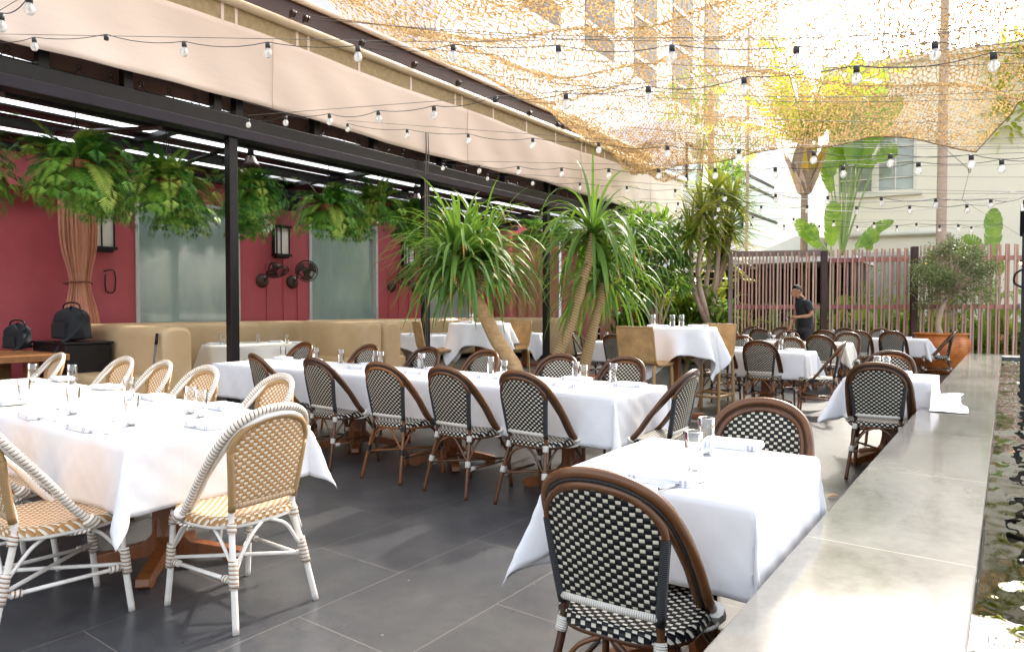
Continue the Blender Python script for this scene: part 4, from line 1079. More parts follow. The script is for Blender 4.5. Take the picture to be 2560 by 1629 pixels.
# ------------------------------------------------------------------ tableware
def glass_tpl():
    b = MB(); R, h = .031, .145
    b.lathe([(R*.90, .020), (R*.99, h*.6), (R, h-.001), (R+.0012, h), (R+.002, h-.001), (R+.0012, h*.6), (R*.93, .003), (R*.86, 0), (0, 0)], n=20)
    me = b.mesh('tumbler', M['glass'])
    c = MB(); c.lathe([(0, .004), (R*.86, .004), (R*.89, .018), (0, .021)], n=20)
    return me, c.mesh('tumbler_base', M['glass_base'])
GM, GB = glass_tpl()
def tumbler(p, label, sub=True):
    o = link('tumbler', GM, None, p); tag(o, label, 'glass', 'clear tumblers set on the tables')
    if sub: link('base', GB, o)
    return o
def napkin_mesh(seed):
    r = random.Random(seed); b = MB(); w, d = .235, .135
    for k, (z0, z1, sh, sc) in enumerate(((0, .007, 0, 1), (.0075, .0145, .004, .985), (.015, .024, .001, .97))):
        def f(u, v, z0=z0, z1=z1, sh=sh, sc=sc):
            a = 2*PI*u; c, s = math.cos(a), math.sin(a); e = .16
            x = w/2*math.copysign(abs(c)**e, c)*sc+sh; y = d/2*math.copysign(abs(s)**e, s)*sc+sh*.5
            if v < .35: q = v/.35; zz = z0; kx = q
            elif v < .65: kx = 1+.02*math.sin((v-.35)/.3*PI); zz = z0+(z1-z0)*(v-.35)/.3
            else: kx = 1-(v-.65)/.35; zz = z1+.004*math.sin(x*kx*22+seed)*(1-kx)+.003*math.cos(y*kx*40+seed*2)*(k == 2)
            return (x*kx, y*kx, zz+.0005)
        b.grid(f, 40, 14)
    return b.mesh('napkin', M['napkin'])
NAP = [napkin_mesh(i) for i in range(4)]
def napkin(p, rz, label):
    o = link('napkin', NAP[rng.randrange(4)], None, p, rz); return tag(o, label, 'napkin', 'folded striped napkins')
def fork_mesh():
    b = MB(); P = [(-.095, .005, .003), (-.03, .0045, .003), (.03, .003, .006), (.045, .006, .006), (.055, .011, .005)]
    b.grid(lambda u, v: (P[int(u*4)][0], P[int(u*4)][1]*(2*v-1), P[int(u*4)][2]), 4, 2)
    for k in range(4):
        y = -.0085+k*.0057; b.tube([(.054, y, .005), (.075, y, .0035), (.098, y, .007)], .0016, 5)
    return b.mesh('fork', M['steel'])
def knife_mesh():
    b = MB(); 
    b.tube([(-.11, 0, .005), (-.06, 0, .0055), (0, 0, .005)], [.005, .0055, .0045], 7)
    b.add([(0, -.008, .004), (.10, -.009, .004), (.115, 0, .004), (.10, .004, .004), (0, .005, .004), (0, -.008, .006), (.10, -.009, .006), (.115, 0, .006), (.10, .004, .006), (0, .005, .006)], [(0, 1, 2, 3, 4), (9, 8, 7, 6, 5), (0, 5, 6, 1), (1, 6, 7, 2), (2, 7, 8, 3), (3, 8, 9, 4)], None, 0, False)
    return b.mesh('knife', M['steel'])
FK, KN = fork_mesh(), knife_mesh()
def fork(p, rz, label): return tag(link('fork', FK, None, p, rz), label, 'fork', 'steel forks')
def knife(p, rz, label): return tag(link('knife', KN, None, p, rz), label, 'knife', 'steel knives')
ORD = ['first', 'second', 'third', 'fourth', 'fifth', 'sixth', 'seventh', 'eighth', 'ninth', 'tenth', 'eleventh', 'twelfth', 'thirteenth']
def setglass(pts, z, where, box=None, sub=True, lab=None):
    P = []
    for u, v in pts:
        p = atz(u, v, z)
        if box: p.x = min(max(p.x, box[0]+.05), box[1]-.05); p.y = min(max(p.y, box[2]+.05), box[3]-.05)
        P.append((u, p))
    for i, (u, p) in enumerate(sorted(P, key=lambda q: q[0] if lab else q[1].x)):
        tumbler((p.x, p.y, z+.002), (lab[i] if lab else f'clear tumbler, {ORD[i]} from the {where}'), sub)
def setnap(pts, z, where, box=None, rz=0, lab=None):
    P = []
    for u, v in pts:
        p = atz(u, v, z)
        if box: p.x = min(max(p.x, box[0]+.12), box[1]-.12); p.y = min(max(p.y, box[2]+.08), box[3]-.08)
        P.append((u, p))
    for i, (u, p) in enumerate(sorted(P, key=lambda q: q[0] if lab else q[1].x)):
        napkin((p.x, p.y, z+.002), rz+rng.uniform(-.12, .12), lab[i] if lab else f'folded striped napkin, {ORD[i]} from the {where}')
# front right table
z = TZ
setglass([(1734, 1181), (1766, 1136)], z, '', lab=['taller showing tumbler of the pair on the small white table by the ledge', 'tumbler behind the other, beside the napkin facing the big chair'])
p = atz(1655, 1201, z); napkin((p.x, p.y, z+.002), .15, 'thick folded napkin at the place of the largest bistro chair')
p = atz(1830, 1116, z); napkin((p.x, p.y, z+.002), .1, 'folded napkin at the place facing the largest bistro chair')
p = atz(1612, 1172, z); fork((p.x, p.y, z+.004), 1.35, 'steel fork with its tines beyond the napkin near the largest chair')
p = atz(1708, 1216, z); knife((p.x, p.y, z+.004), 1.2, 'steel knife lying along the napkin near the largest chair')
p = atz(1872, 1131, z); fork((p.x, p.y, z+.004), -1.9, 'steel fork beside the napkin of the chair facing the largest one')
# left table
lz = TZ+.006
setglass([(82, 957), (61, 1008), (181, 960), (184, 1036), (323, 1001), (330, 1064), (478, 1034), (503, 1045)], lz, 'black cabinet end of the rattan chair table')
setnap([(93, 1042), (226, 1072), (21, 1008), (158, 950), (268, 971), (394, 997), (556, 1020), (522, 1066)], lz, 'black cabinet end of the rattan chair table')
for i, (u, v, a, lb) in enumerate(((128, 1024, .2, 'steel fork behind the napkin of the cropped rattan chair'), (262, 1053, .2, 'steel fork behind the napkin above the hanging cloth corner'), (462, 1070, .5, 'steel fork at the place of the fully visible rattan chair'), (12, 953, .3, 'steel fork at the cabinet end of the rattan chair table'))):
    p = atz(u, v, lz); fork((p.x, p.y, lz+.004), a, lb)
p = atz(250, 1086, lz); knife((p.x, p.y, lz+.003), .12, 'steel knife in front of the napkin above the hanging cloth corner')
p = atz(120, 1053, lz); knife((p.x, p.y, lz+.003), .1, 'steel knife in front of the napkin of the cropped rattan chair')
# middle table
mb_ = (-6.8, -2.06, 3.96, 4.80)
setglass([(793, 891), (853, 908), (880, 896), (953, 915), (997, 908), (1090, 918), (1133, 913), (1260, 945), (1304, 924), (1444, 948), (1459, 961), (1536, 955)], z, 'banquette end of the long middle table', mb_)
setnap([(772, 893), (907, 893), (900, 921), (1044, 903), (1044, 933), (1171, 917), (1229, 945), (1343, 929), (1420, 965), (1496, 941), (1574, 965)], z, 'banquette end of the long middle table', mb_)
p = atz(1397, 955, z); fork((p.x, p.y, z+.004), 1.4, 'steel fork beside the napkin at the profile chair end of the middle table')
p = atz(1452, 972, z); knife((p.x, p.y, z+.004), 1.1, 'steel knife beside the napkin at the profile chair end of the middle table')
# others
E_ = (-3.2, -2.08, 9.2, 9.85); F_ = (-3.5, -2.1, 11.95, 12.65); G_ = (-2.95, -1.22, 14.62, 15.25); H_ = (-5.0, -3.45, 14.7, 15.3); D_ = (-1.1, -.49, 6.22, 6.95); T_ = (-5.9, -4.65, 10.3, 11.0)
setglass([(2226, 914), (2241, 918)], z, '', D_, lab=['tumbler away from the napkin on the table with cloth on the ledge', 'tumbler beside the napkin on the table with cloth on the ledge'])
setnap([(2262, 921)], z, '', D_, lab=['small folded napkin on the table with cloth on the ledge'])
setglass([(1937, 861), (1974, 871)], z, '', E_, lab=['tumbler away from the napkin on the table next to the wicker stools', 'tumbler beside the napkin on the table next to the wicker stools'])
setnap([(2003, 873), (1840, 862)], z, '', E_, lab=['napkin on the stool side of the table next to the wicker stools', 'napkin beside the tumbler on the table next to the wicker stools'])
setglass([(1961, 841), (1971, 841), (2025, 843), (2039, 844)], z, 'palm side on the cream cloth before the waiter', F_)
setnap([(1915, 842), (2015, 846)], z, 'palm side on the cream cloth before the waiter', F_)
setglass([(2055, 832), (2063, 832), (2140, 824), (2155, 824), (2251, 833), (2274, 836)], z, 'waiter side of the table near the orange urn', G_)
setnap([(2280, 840), (2110, 832)], z, 'waiter side of the table near the orange urn', G_)
setglass([(1860, 830), (1932, 832)], z, 'palm side of the table against the slatted fence', H_)
setglass([(1505, 850)], z, '', T_, lab=['tumbler on the table behind the wrapped palm trunks'])
for (x, y, lb) in ((-3.20, 7.62, 'front tumbler of the pair on the tall round table by the honey stools'), (-3.12, 7.70, 'rear tumbler of the pair on the tall round table by the honey stools'), (-3.55, 7.85, 'lone tumbler at the rim of the tall round table by the honey stools')):
    tumbler((x, y, BZ+.002), lb)
napkin((-3.36, 7.56, BZ+.002), .2, 'napkin in front of the tumbler pair on the tall round table by the stools'); napkin((-2.98, 7.86, BZ+.002), .4, 'napkin behind the tumbler pair on the tall round table by the stools')
tumbler((-6.5, 7.9, BZ+.002), 'tumbler on the tall round table behind the leaning palm'); napkin((-6.62, 7.95, BZ+.002), .1, 'napkin by the tumbler on the tall table behind the leaning palm'); napkin((-6.28, 8.2, BZ+.002), .1, 'napkin far from the tumbler on the tall table behind the leaning palm')
for (x, y, lb) in ((-9.95, 6.02, 'tumbler at the camera side of the large round banquette table'), (-10.15, 6.72, 'middle tumbler on the large round banquette table'), (-9.5, 6.82, 'tumbler by the banquette arm on the large round table'), (-10.4, 6.2, 'tumbler hidden by the pergola post on the large round table')):
    tumbler((x, y, .752), lb)
for (x, y, lb) in ((-10.2, 5.98, 'napkin at the camera side rim of the large round banquette table'), (-10.0, 6.95, 'napkin at the back of the large round banquette table'), (-9.35, 6.95, 'napkin by the rim next to the banquette arm of the large round table')):
    napkin((x, y, .752), rng.uniform(0, 1), lb)
for (x, y, lb) in ((-10.75, 10.6, 'front tumbler on the second banquette table'), (-10.55, 10.75, 'rear tumbler on the second banquette table')): tumbler((x, y, .752), lb)
for (x, y, lb) in ((-10.7, 10.45, 'napkin by the two tumblers on the second banquette table'), (-10.1, 11.3, 'napkin away from the tumblers on the second banquette table')): napkin((x, y, .752), .3, lb)
tumbler((-9.15, 12.85, .752), 'tumbler on the small round table at the third post'); napkin((-8.95, 12.95, .752), .2, 'napkin on the small round table at the third post')
# ------------------------------------------------------------------ fence
FA, FB = Vector((-5.25, 16.08, 0)), Vector((-1.67, 17.6, 0)); fd = (FB-FA).normalized(); fn_ = Vector((-fd.y, fd.x, 0)); fang = math.atan2(fd.y, fd.x)
def fpt(s, n=0, z=0): return FA+fd*s+fn_*n+Vector((0, 0, z))
def fence(s0, s1, label, top, sp, railz, postside, extra=None, cap=False):
    c = fpt((s0+s1)/2); t = thing('slatted_fence', label, 'fence', (c.x, c.y, 0), 0, 'pink wooden slatted fence panels')
    R = Matrix.Rotation(fang, 3, 'Z'); b = MB(); s = s0+.05; r = random.Random(int(s0*10))
    while s < s1-.02:
        for lay, off in ((-.035, 0), (.04, sp*.5)):
            if s+off > s1-.02: continue
            p = fpt(s+off+r.uniform(-.008, .008), lay); hh = top+r.uniform(-.012, .012)
            rr = R@Matrix.Rotation(r.uniform(-.004, .004), 3, 'Y')
            b.box((p.x, p.y, hh/2+.04), (.034, .034, hh-.08), rr)
        s += sp
    part(b, 'slat', M['slat'], t)
    for zc in railz:
        b = MB(); s = s0+.02
        while s < s1-.05:
            L = min(r.uniform(.22, .5), s1-s); p = fpt(s+L/2, .003, zc); b.box((p.x, p.y, p.z), (L-.002, .035, .10), R); s += L
        part(b, 'rail', M['rail'], t)
    for s, m, w, hh in postside:
        p = fpt(s, 0, hh/2); b = MB(); b.box((p.x, p.y, p.z), (w, .14, hh), R); part(b, 'post', M[m], t, .006)
    if cap:
        p = fpt((s0+s1)/2, 0, top-.02); b = MB(); b.box((p.x, p.y, p.z), (s1-s0, .03, .13), R); part(b, 'cap_rail', M['grey_post'], t)
    return t
fence(.0, 1.92, 'pink slatted fence panel with a grey cap rail behind the waiter', 2.62, .155, (1.36,), ((-.06, 'grey_post', .10, 2.6),), cap=True)
fence(2.06, 3.78, 'pink slatted fence panel between the two dark posts', 2.66, .155, (1.36, 2.42), ((1.99, 'post', .13, 2.64), (3.86, 'post', .13, 2.70)))
fence(3.94, 9.0, 'pink slatted fence panel behind the round shrub and urn', 2.72, .165, (1.36, 2.42), ())
ob = fpt(5.95, -.08, 1.36); t = thing('electric_box', 'small grey electric box on a conduit fixed to the fence rail past the shrub', 'box', (ob.x, ob.y, 0)); b = MB(); b.box((0, 0, 1.36), (.12, .07, .15), fang); b.build('cover', M['alu'], t, .012); b = MB(); b.tube([(0, 0, 0), (0, 0, 1.3)], .018, 8); b.build('conduit', M['alu'], t)
# lit warm fence bulbs
lm = NT('warm_lamp'); lm.bsdf.inputs['Emission Color'].default_value = (1, .45, .1, 1); lm.bsdf.inputs['Emission Strength'].default_value = 3; lm.set((.9, .5, .2), .3)
for i, (u, v, n) in enumerate(((2109, 766, .18), (2314, 659, .16), (2552, 658, .16))):
    # intersect the view ray with the plane behind the slats
    d = ray(u, v); o_ = Vector((0, 0, H)); q = fpt(0, n); k = (q-o_).dot(fn_)/d.dot(fn_); p = o_+d*k
    t = thing('fence_lamp', ['small glowing amber lamp low behind the middle fence panel', 'small glowing amber lamp beside the round shrub', 'small glowing amber lamp high on the fence above the pool end'][i], 'lamp', tuple(p), 0, 'amber fence lamps')
    b = MB(); b.lathe([(0, -.035), (.022, -.025), (.028, 0), (.02, .025), (0, .03)], n=12); b.build('lamp_glass', lm.mat, t)
    b = MB(); b.lathe([(0, .03), (.02, .03), (.02, .07), (0, .075)], n=10); b.build('socket', M['black_metal'], t)
# black slatted wall left of the fence
t = thing('black_slat_wall', 'black horizontal board wall behind the potted yucca', 'wall', (-7.5, 17.6, 0))
b = MB()
for k in range(12): b.box((-7.2, 17.75, .12+k*.19), (5.0, .03, .165), .12)
part(b, 'board', M['black_metal'], t)
for x in (-9.5, -7.2, -5.0): part(boxes([span(x-.04, x+.04, 17.85+.12*(x+7.2), 17.93+.12*(x+7.2), 0, 2.35)]), 'post', M['black_metal'], t)
# dark hut behind left fence panel
t = thing('dark_pavilion', 'dark open pavilion with a white eave behind the capped fence panel', 'pavilion', (-5, 20, 0))
part(boxes([span(-7.2, -3.2, 21.2, 21.4, 0, 2.5), span(-3.3, -3.2, 18.8, 21.2, 0, 2.5)]), 'wall', M['black_metal'], t)
part(boxes([span(-7.4, -3.0, 18.4, 21.6, 2.5, 2.62)]), 'roof', M['white_wall'], t)
# white canvas canopy roof beyond
t = thing('canvas_canopy', 'white pitched canvas canopy rising behind the capped fence panel', 'canopy', (-6, 23, 0))
p0, p1, p2 = atd(1815, 640, 22), atd(2003, 585, 22), atd(2003, 640, 22)
b = MB(); b.add([(p0.x, p0.y, 2.7), (p1.x, p1.y, p1.z), (p2.x, p2.y, 2.7), (p0.x, p0.y+3, 2.7), (p1.x+.6, p1.y+3, p1.z), (p2.x+.6, p2.y+3, 2.7)], [(0, 2, 1), (3, 4, 5), (0, 1, 4, 3), (1, 2, 5, 4)], None, 0, False); part(b, 'roof', M['canvas'], t)
for q in (p0, p2): part(boxes([((q.x, q.y+.1, 1.33), (.08, .08, 2.7))]), 'post', M['alu'], t)
# ------------------------------------------------------------------ buildings beyond
def facade_pt(u, v, P0, ang):
    n = Vector((-math.sin(ang), math.cos(ang), 0)); d = ray(u, v); o_ = Vector((0, 0, H)); return o_+d*((P0-o_).dot(n)/d.dot(n))
CA = math.radians(10); CP = Vector((-2.2, 24.4, 0)); Rc = Matrix.Rotation(CA, 3, 'Z'); cdv = Vector((math.cos(CA), math.sin(CA), 0)); cnv = Vector((-math.sin(CA), math.cos(CA), 0))
cream = thing('cream_building', 'cream stucco building with a mullioned window beyond the fence', 'building', (-2.2, 24.4, 0))
pl = facade_pt(2068, 600, CP, CA); s_l = (pl-CP).dot(cdv)
def cbox(s0, s1, n0, n1, z0, z1, mb):
    c = CP+cdv*((s0+s1)/2)+cnv*((n0+n1)/2); mb.box((c.x, c.y, (z0+z1)/2), (s1-s0, n1-n0, z1-z0), Rc)
def cs(u, v): p = facade_pt(u, v, CP, CA); return (p-CP).dot(cdv), p.z
wa = cs(2090, 486); wb = cs(2290, 486); wtop = cs(2200, 330)[1]; wz = cs(2200, 484)[1]
b = MB(); cbox(s_l, wa[0], 0, 8, 0, 8.9, b); cbox(wb[0], 16, 0, 8, 0, 8.9, b); cbox(wa[0], wb[0], 0, 8, 0, wz, b); cbox(wa[0], wb[0], 0, 8, wtop, 8.9, b); cbox(wa[0], wb[0], .3, 8, wz, wtop, b)
part(b, 'wall', M['cream_wall'], cream)
b = MB(); cbox(s_l-.2, 16.2, -.15, 8.2, 8.9, 9.05, b); part(b, 'parapet', M['cream_trim'], cream)
w = None
b = MB(); cbox(wa[0]+.06, wb[0]-.06, .12, .14, wz+.06, wtop-.06, b); w = part(b, 'window', M['pane'], cream)
b = MB(); m_ = (wa[0]+wb[0])/2
for s0, s1 in ((wa[0], wa[0]+.08), (m_-.10, m_+.10), (wb[0]-.08, wb[0])): cbox(s0, s1, -.02, .12, wz, wtop, b)
cbox(wa[0]+.08, m_-.1, -.019, .118, wz, wz+.09, b); cbox(m_+.1, wb[0]-.08, -.019, .118, wz, wz+.09, b); cbox(wa[0]+.08, m_-.1, -.019, .118, wtop-.09, wtop, b); cbox(m_+.1, wb[0]-.08, -.019, .118, wtop-.09, wtop, b)
for s in ((wa[0]+m_)/2, (m_+wb[0])/2): cbox(s-.02, s+.02, .05, .118, wz+.09, wtop-.09, b)
for k in range(1, 4):
    zz = wz+(wtop-wz)*k/4
    for s0, s1 in ((wa[0]+.08, (wa[0]+m_)/2-.02), ((wa[0]+m_)/2+.02, m_-.1), (m_+.1, (m_+wb[0])/2-.02), ((m_+wb[0])/2+.02, wb[0]-.08)): cbox(s0, s1, .05, .117, zz-.015, zz+.015, b)
b.build('frame', M['cream_trim'], w, loc=-cream.location-w.location)
b = MB(); cbox(wa[0]-.15, wb[0]+.15, -.12, .0, wz-.1, wz-.002, b); b.build('sill', M['cream_trim'], w, loc=-cream.location-w.location)
la, lb_ = cs(2150, 630)[0], cs(2282, 630)[0]
b = MB(); cbox(la, lb_, -.05, -.002, .6, cs(2200, 612)[1]-.35, b); w2 = part(b, 'window', M['pane'], cream)
b = MB(); zt = cs(2200, 612)[1]-.35; cbox(la-.1, lb_+.1, -.07, -.003, zt, zt+.12, b); cbox(la-.1, la, -.07, -.003, .5, zt, b); cbox(lb_, lb_+.1, -.07, -.003, .5, zt, b); b.build('frame', M['alu'], w2, loc=-cream.location-w2.location)
pz = cs(2200, 585)[1]; s1 = cs(2385, 590)[0]
P = [CP+cdv*s-cnv*.15+Vector((0, 0, zz)) for s, zz in ((s_l+.2, pz), (s1-.35, pz), (s1-.1, pz-.08), (s1, pz-.32), (s1, .2))]
b = MB(); b.tube(P[:2]+catmull(P[1:4], 5)+[P[4]], .10, 10); part(b, 'pipe', M['cream_trim'], cream)
# pale modern building
wh = thing('white_building', 'white modern building with pale teal glass balconies beyond the canopy', 'building', (-14, 40, 0))
part(boxes([span(-26, -10, 24, 52, 0, 8.3), span(-10, -7.1, 37, 52, 0, 9.5)]), 'wall', M['white_wall'], wh)
bal = []
for (u0, v0, u1, v1, hh) in ((1720, 365, 1935, 470, 1.6), (1820, 445, 1938, 500, 2.6), (1850, 530, 1935, 562, .8)):
    a, c = atx(u0, v0, -9.9), atx(u1, v1, -9.9); bal.append((a, c, hh))
for a, c, hh in bal:
    b = MB(); y0, y1 = min(a.y, c.y), max(a.y, c.y); zc = (a.z+c.z)/2
    xo = .08*bal.index((a, c, hh)); b.box(((-9.965+xo), (y0+y1)/2, zc-hh/2), (.05, y1-y0, hh)); o = part(b, 'window', M['teal_glass'], wh)
    f = MB(); f.box((-9.93+xo, (y0+y1)/2, zc+.06), (.10, y1-y0, .12)); f.box((-9.935+xo, y0, zc-hh/2), (.055, .12, hh-.01)); f.build('frame', M['tower_window'], o, loc=-wh.location-o.location)
tw = thing('white_tower', 'tall white building with columns of dark windows seen through the netting', 'building', (-28, 45, 0))
part(boxes([span(-36, -20, 22, 75, 0, 45)]), 'wall', M['white_wall'], tw)
Z0 = 16.4
ys = [(atx(u, 100, -20).y, atx(w_, 100, -20).y) for u, w_ in ((1305, 1400), (1462, 1535), (1585, 1641), (1681, 1731), (1761, 1797))]
for y0, y1 in ys:
    b = MB(); b.box((-19.97, (y0+y1)/2, Z0+12), (.05, y1-y0, 24)); o = part(b, 'window', M['tower_window'], tw)
    f = MB()
    for k in range(9): f.box((-19.93, (y0+y1)/2, Z0+1.5+k*2.7), (.06, y1-y0, .25))
    f.split('sill', M['white_wall'], o, loc=-tw.location-o.location); f = MB(); f.box((-19.9, (y0+y1)/2, Z0-.1), (.25, y1-y0+.4, .2)); f.build('sill', M['white_wall'], o, loc=-tw.location-o.location)
# black lamp post standing in the pool at the right edge
lp = thing('pool_lamp_post', 'black lamp post standing in the pebble pool', 'lamp post', (.155, 9.3, .3))
b = MB(); b.box((0, 0, 1.1), (.075, .075, 2.2)); b.box((0, 0, .18), (.13, .13, .06)); b.build('pole', M['black_metal'], lp, .004)
b = MB(); b.box((.02, 0, 1.98), (.16, .2, .3), Matrix.Rotation(.5, 3, 'X')); b.build('lamp_head', M['black_metal'], lp, .01)
b = MB(); b.tube(catmull([(-.02, -.05, 1.45), (-.09, -.07, 1.4), (-.1, -.07, 1.3), (-.03, -.05, 1.25)], 5), .012, 7); b.build('bracket', M['black_metal'], lp)
# ------------------------------------------------------------------ plants: helpers
def frond_quads(path, width, n_pin, V, Fq, UV, pw=.2, ang=.9, droop=.25, rv=None):
    """pinnate frond: kite shaped leaflets either side of a midrib"""
    path = [Vector(p) for p in path]; k = len(path)-1
    for i in range(n_pin):
        s = (i+.6)/n_pin; f = s*k; a = min(int(f), k-1); p = path[a].lerp(path[a+1], f-a); t = (path[a+1]-path[a]).normalized()
        sd = t.cross(Vector((0, 0, 1)))
        if sd.length < .05: sd = t.orthogonal()
        sd.normalize(); up = sd.cross(t)
        L = width*(math.sin(PI*min(1, s*1.15+.12))**.7 if s < .78 else (1-s)/.22*.80+.05)
        for q in (-1, 1):
            d = (sd*q*ang+t*(1-ang*.55)-up*droop*rng.uniform(.5, 1.3)+Vector((0, 0, rng.uniform(-.06, .06)))).normalized()
            w = t*L*pw*.5; o = len(V)
            m = p+d*L*.45
            V += [tuple(p), tuple(m-w), tuple(p+d*L), tuple(m+w)]; Fq.append((o, o+1, o+2, o+3)); UV += [(.5, 0), (0, .5), (.5, 1), (1, .5)] if rv is None else [(rv, 0), (min(1, rv+.18), .5), (min(1, rv+.25), 1), (rv, .5)]
def arc(p, d, L, droop, n=9, curl=1.0):
    """path leaving p along d, bending down"""
    out = [Vector(p)]; d = Vector(d).normalized(); st = L/n
    for i in range(n):
        d = (d+Vector((0, 0, -droop*st*(.4+curl*i/n*1.6)))).normalized(); out.append(out[-1]+d*st)
    return out
def rdir(zmin, zmax):
    a = rng.uniform(0, 2*PI); z = rng.uniform(zmin, zmax); r = math.sqrt(max(0, 1-z*z)); return Vector((r*math.cos(a), r*math.sin(a), z))
# ------------------------------------------------------------------ hanging ferns
def fern_parts(seed):
    global rng; keep = rng; rng = random.Random(seed); V = []; Fq = []; UV = []
    for i in range(74):
        a = rng.uniform(0, 2*PI); el = rng.choice([-.1, .25, .55, .85, 1.1]) + rng.uniform(-.2, .2)
        d = Vector((math.cos(a)*math.cos(el), math.sin(a)*math.cos(el), math.sin(el)))
        p0 = Vector((.12*math.cos(a)*rng.random(), .12*math.sin(a)*rng.random(), .02))
        L = rng.uniform(.50, .85)
        frond_quads(arc(p0, d, L, rng.uniform(2.2, 4.2), 9), rng.uniform(.10, .15), 36, V, Fq, UV, .21, .88, .08, rng.random()**1.3*.85)
    for i in range(40):
        a = rng.uniform(0, 2*PI); p0 = Vector((.15*math.cos(a), .15*math.sin(a), -.05))
        frond_quads(arc(p0, (math.cos(a), math.sin(a), -.3), rng.uniform(.4, .6), 3, 9), .115, 30, V, Fq, UV, .21, .88, .1, rng.random()*.6)
    rng = keep
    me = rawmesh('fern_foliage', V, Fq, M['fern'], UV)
    return me
FERN = [fern_parts(s) for s in (1, 2, 3)]
b = MB(); b.lathe([(0, -.19), (.08, -.18), (.15, -.12), (.185, -.03), (.19, .02), (.175, .02), (.16, -.02), (0, -.02)], n=20); BASK = b.mesh('basket', M['terracotta'])
b = MB()
for k in range(8): a = 2*PI*k/8; b.tube([(r*math.cos(a), r*math.sin(a), z) for r, z in ((.03, -.195), (.088, -.186), (.156, -.125), (.192, -.03), (.195, .02))], .006, 5)
BASKW = b.mesh('basket_ribs', M['black_wire'])
def hang_fern(x, y, z, label, i, s=1.0, top=3.68):
    t = thing('hanging_fern', label, 'hanging plant', (x, y, z), i*1.9, 'hanging fern baskets'); t.scale = (s, s, s)
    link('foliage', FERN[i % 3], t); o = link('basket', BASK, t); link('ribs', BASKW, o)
    b = MB(); h = (top-z)/s
    for k in range(3): a = 2*PI*k/3; b.tube([(.185*math.cos(a), .185*math.sin(a), .02), (.01*math.cos(a), .01*math.sin(a), min(.55, h*.8))], .005, 5)
    b.tube([(0, 0, min(.55, h*.8)), (0, 0, h)], .006, 5); b.build('chain', M['black_wire'], t)
FR = [(-112, 400, 'hanging fern cut off by the photo edge over the red lintel'), (190, 412, 'large hanging fern above the tied curtain, front row'), (417, 458, 'hanging fern in front of the first frosted window, higher row'), (628, 480, 'hanging fern with an orange basket directly behind the first pergola post'),
      (822, 520, 'hanging fern next to the loudspeaker, above the second frosted window'), (945, 512, 'hanging fern over the third lantern before the second pergola post'), (1045, 545, 'hanging fern behind the second pergola post beside the palm crown')]
for i, (u, v, lb) in enumerate(FR):
    p = atx(u, v-2, -9.0); hang_fern(p.x, p.y, p.z, lb, i, (1.05, 1.16, 1.1, .98, 1.1, 1.1, 1.05)[i])
BR = [(262, 478, 'smaller hanging fern tucked behind the large fern over the curtain'), (455, 520, 'low hanging fern in the back row before the first frosted window'), (618, 540, 'low hanging fern in the back row behind the first post'), (880, 545, 'hanging fern in the back row over the second frosted window'), (1062, 580, 'hanging fern in the back row beside the third lantern')]
for i, (u, v, lb) in enumerate(BR):
    p = atx(u, v+5, -10.6); hang_fern(p.x, p.y, p.z, lb, i+1, .85 if i == 2 else .93)
for i, (u, v, lb) in enumerate(((1335, 578, 'distant hanging fern between the leaning palm and the third post'), (1400, 575, 'distant hanging fern between the third post and the taller wrapped palm'))):
    p = atx(u, v, -10.2); hang_fern(p.x, p.y, p.z, lb, i, .95)
# ------------------------------------------------------------------ strap leaved palms in the courtyard
def strap_head(mb, c, n, L0, L1, w, droop, zmin=-.25, zmax=1.0, seed=0, fold=.25):
    r = random.Random(seed)
    for i in range(n):
        a = r.uniform(0, 2*PI); z = zmin+(zmax-zmin)*r.random()**.85; q = math.sqrt(max(0, 1-min(1, z)**2))
        d = Vector((q*math.cos(a), q*math.sin(a), z)); L = r.uniform(L0, L1)
        p = arc(Vector(c)+d*.03+Vector((0, 0, r.uniform(-.10, .06))), d, L, droop*r.uniform(.55, 1.35), 9)
        ww = w*r.uniform(.75, 1.15); ws = [ww*k for k in (.8, 1, 1.05, 1.05, 1, .95, .85, .7, .42, .03)]
        mb.leaf(p, ws, None, 0, fold)
def pot(parent, c, r, h, mat='terracotta'):
    b = MB(); b.lathe([(0, 0), (r*.72, 0), (r*.78, .02), (r, h*.9), (r*1.06, h*.9), (r*1.06, h), (r*.95, h), (r*.93, h-.05), (0, h-.05)], c, 28); part(b, 'pot', M[mat], parent)
    b = MB(); b.lathe([(0, h-.045), (r*.93, h-.045)], c, 20); part(b, 'soil', M['soil'], parent)
# palm 1, leaning, many heads
D1 = 7.9
base = atd(1300, 960, D1); base.z = .3
t = thing('dragon_palm', 'leaning strap-leaved palm with a bare tan trunk forking into several heads', 'palm', (base.x, base.y, 0))
P = [base]+[atd(u, v, D1) for u, v in ((1288, 924), (1262, 880), (1240, 846), (1218, 800), (1204, 772), (1184, 744))]
b = MB(); b.tube(catmull(P, 5), [.095-.02*i/30 for i in range(31)], 12)
tr = part(b, 'trunk', M['bark_tan'], t)
fk = P[-1]; heads = [((1148, 640), 7.85, 190, .75, 1.22, [(1172, 715), (1158, 680)]), ((1128, 668), 7.6, 45, .55, .95, [(1160, 725), (1138, 695)]), ((1200, 668), 8.1, 80, .7, 1.15, [(1195, 722), (1202, 700)]), ((1168, 655), 8.3, 55, .6, 1.0, [(1180, 710)]), ((1212, 640), 8.0, 70, .7, 1.15, [(1203, 720), (1211, 690)])]
b = MB(); lf = MB()
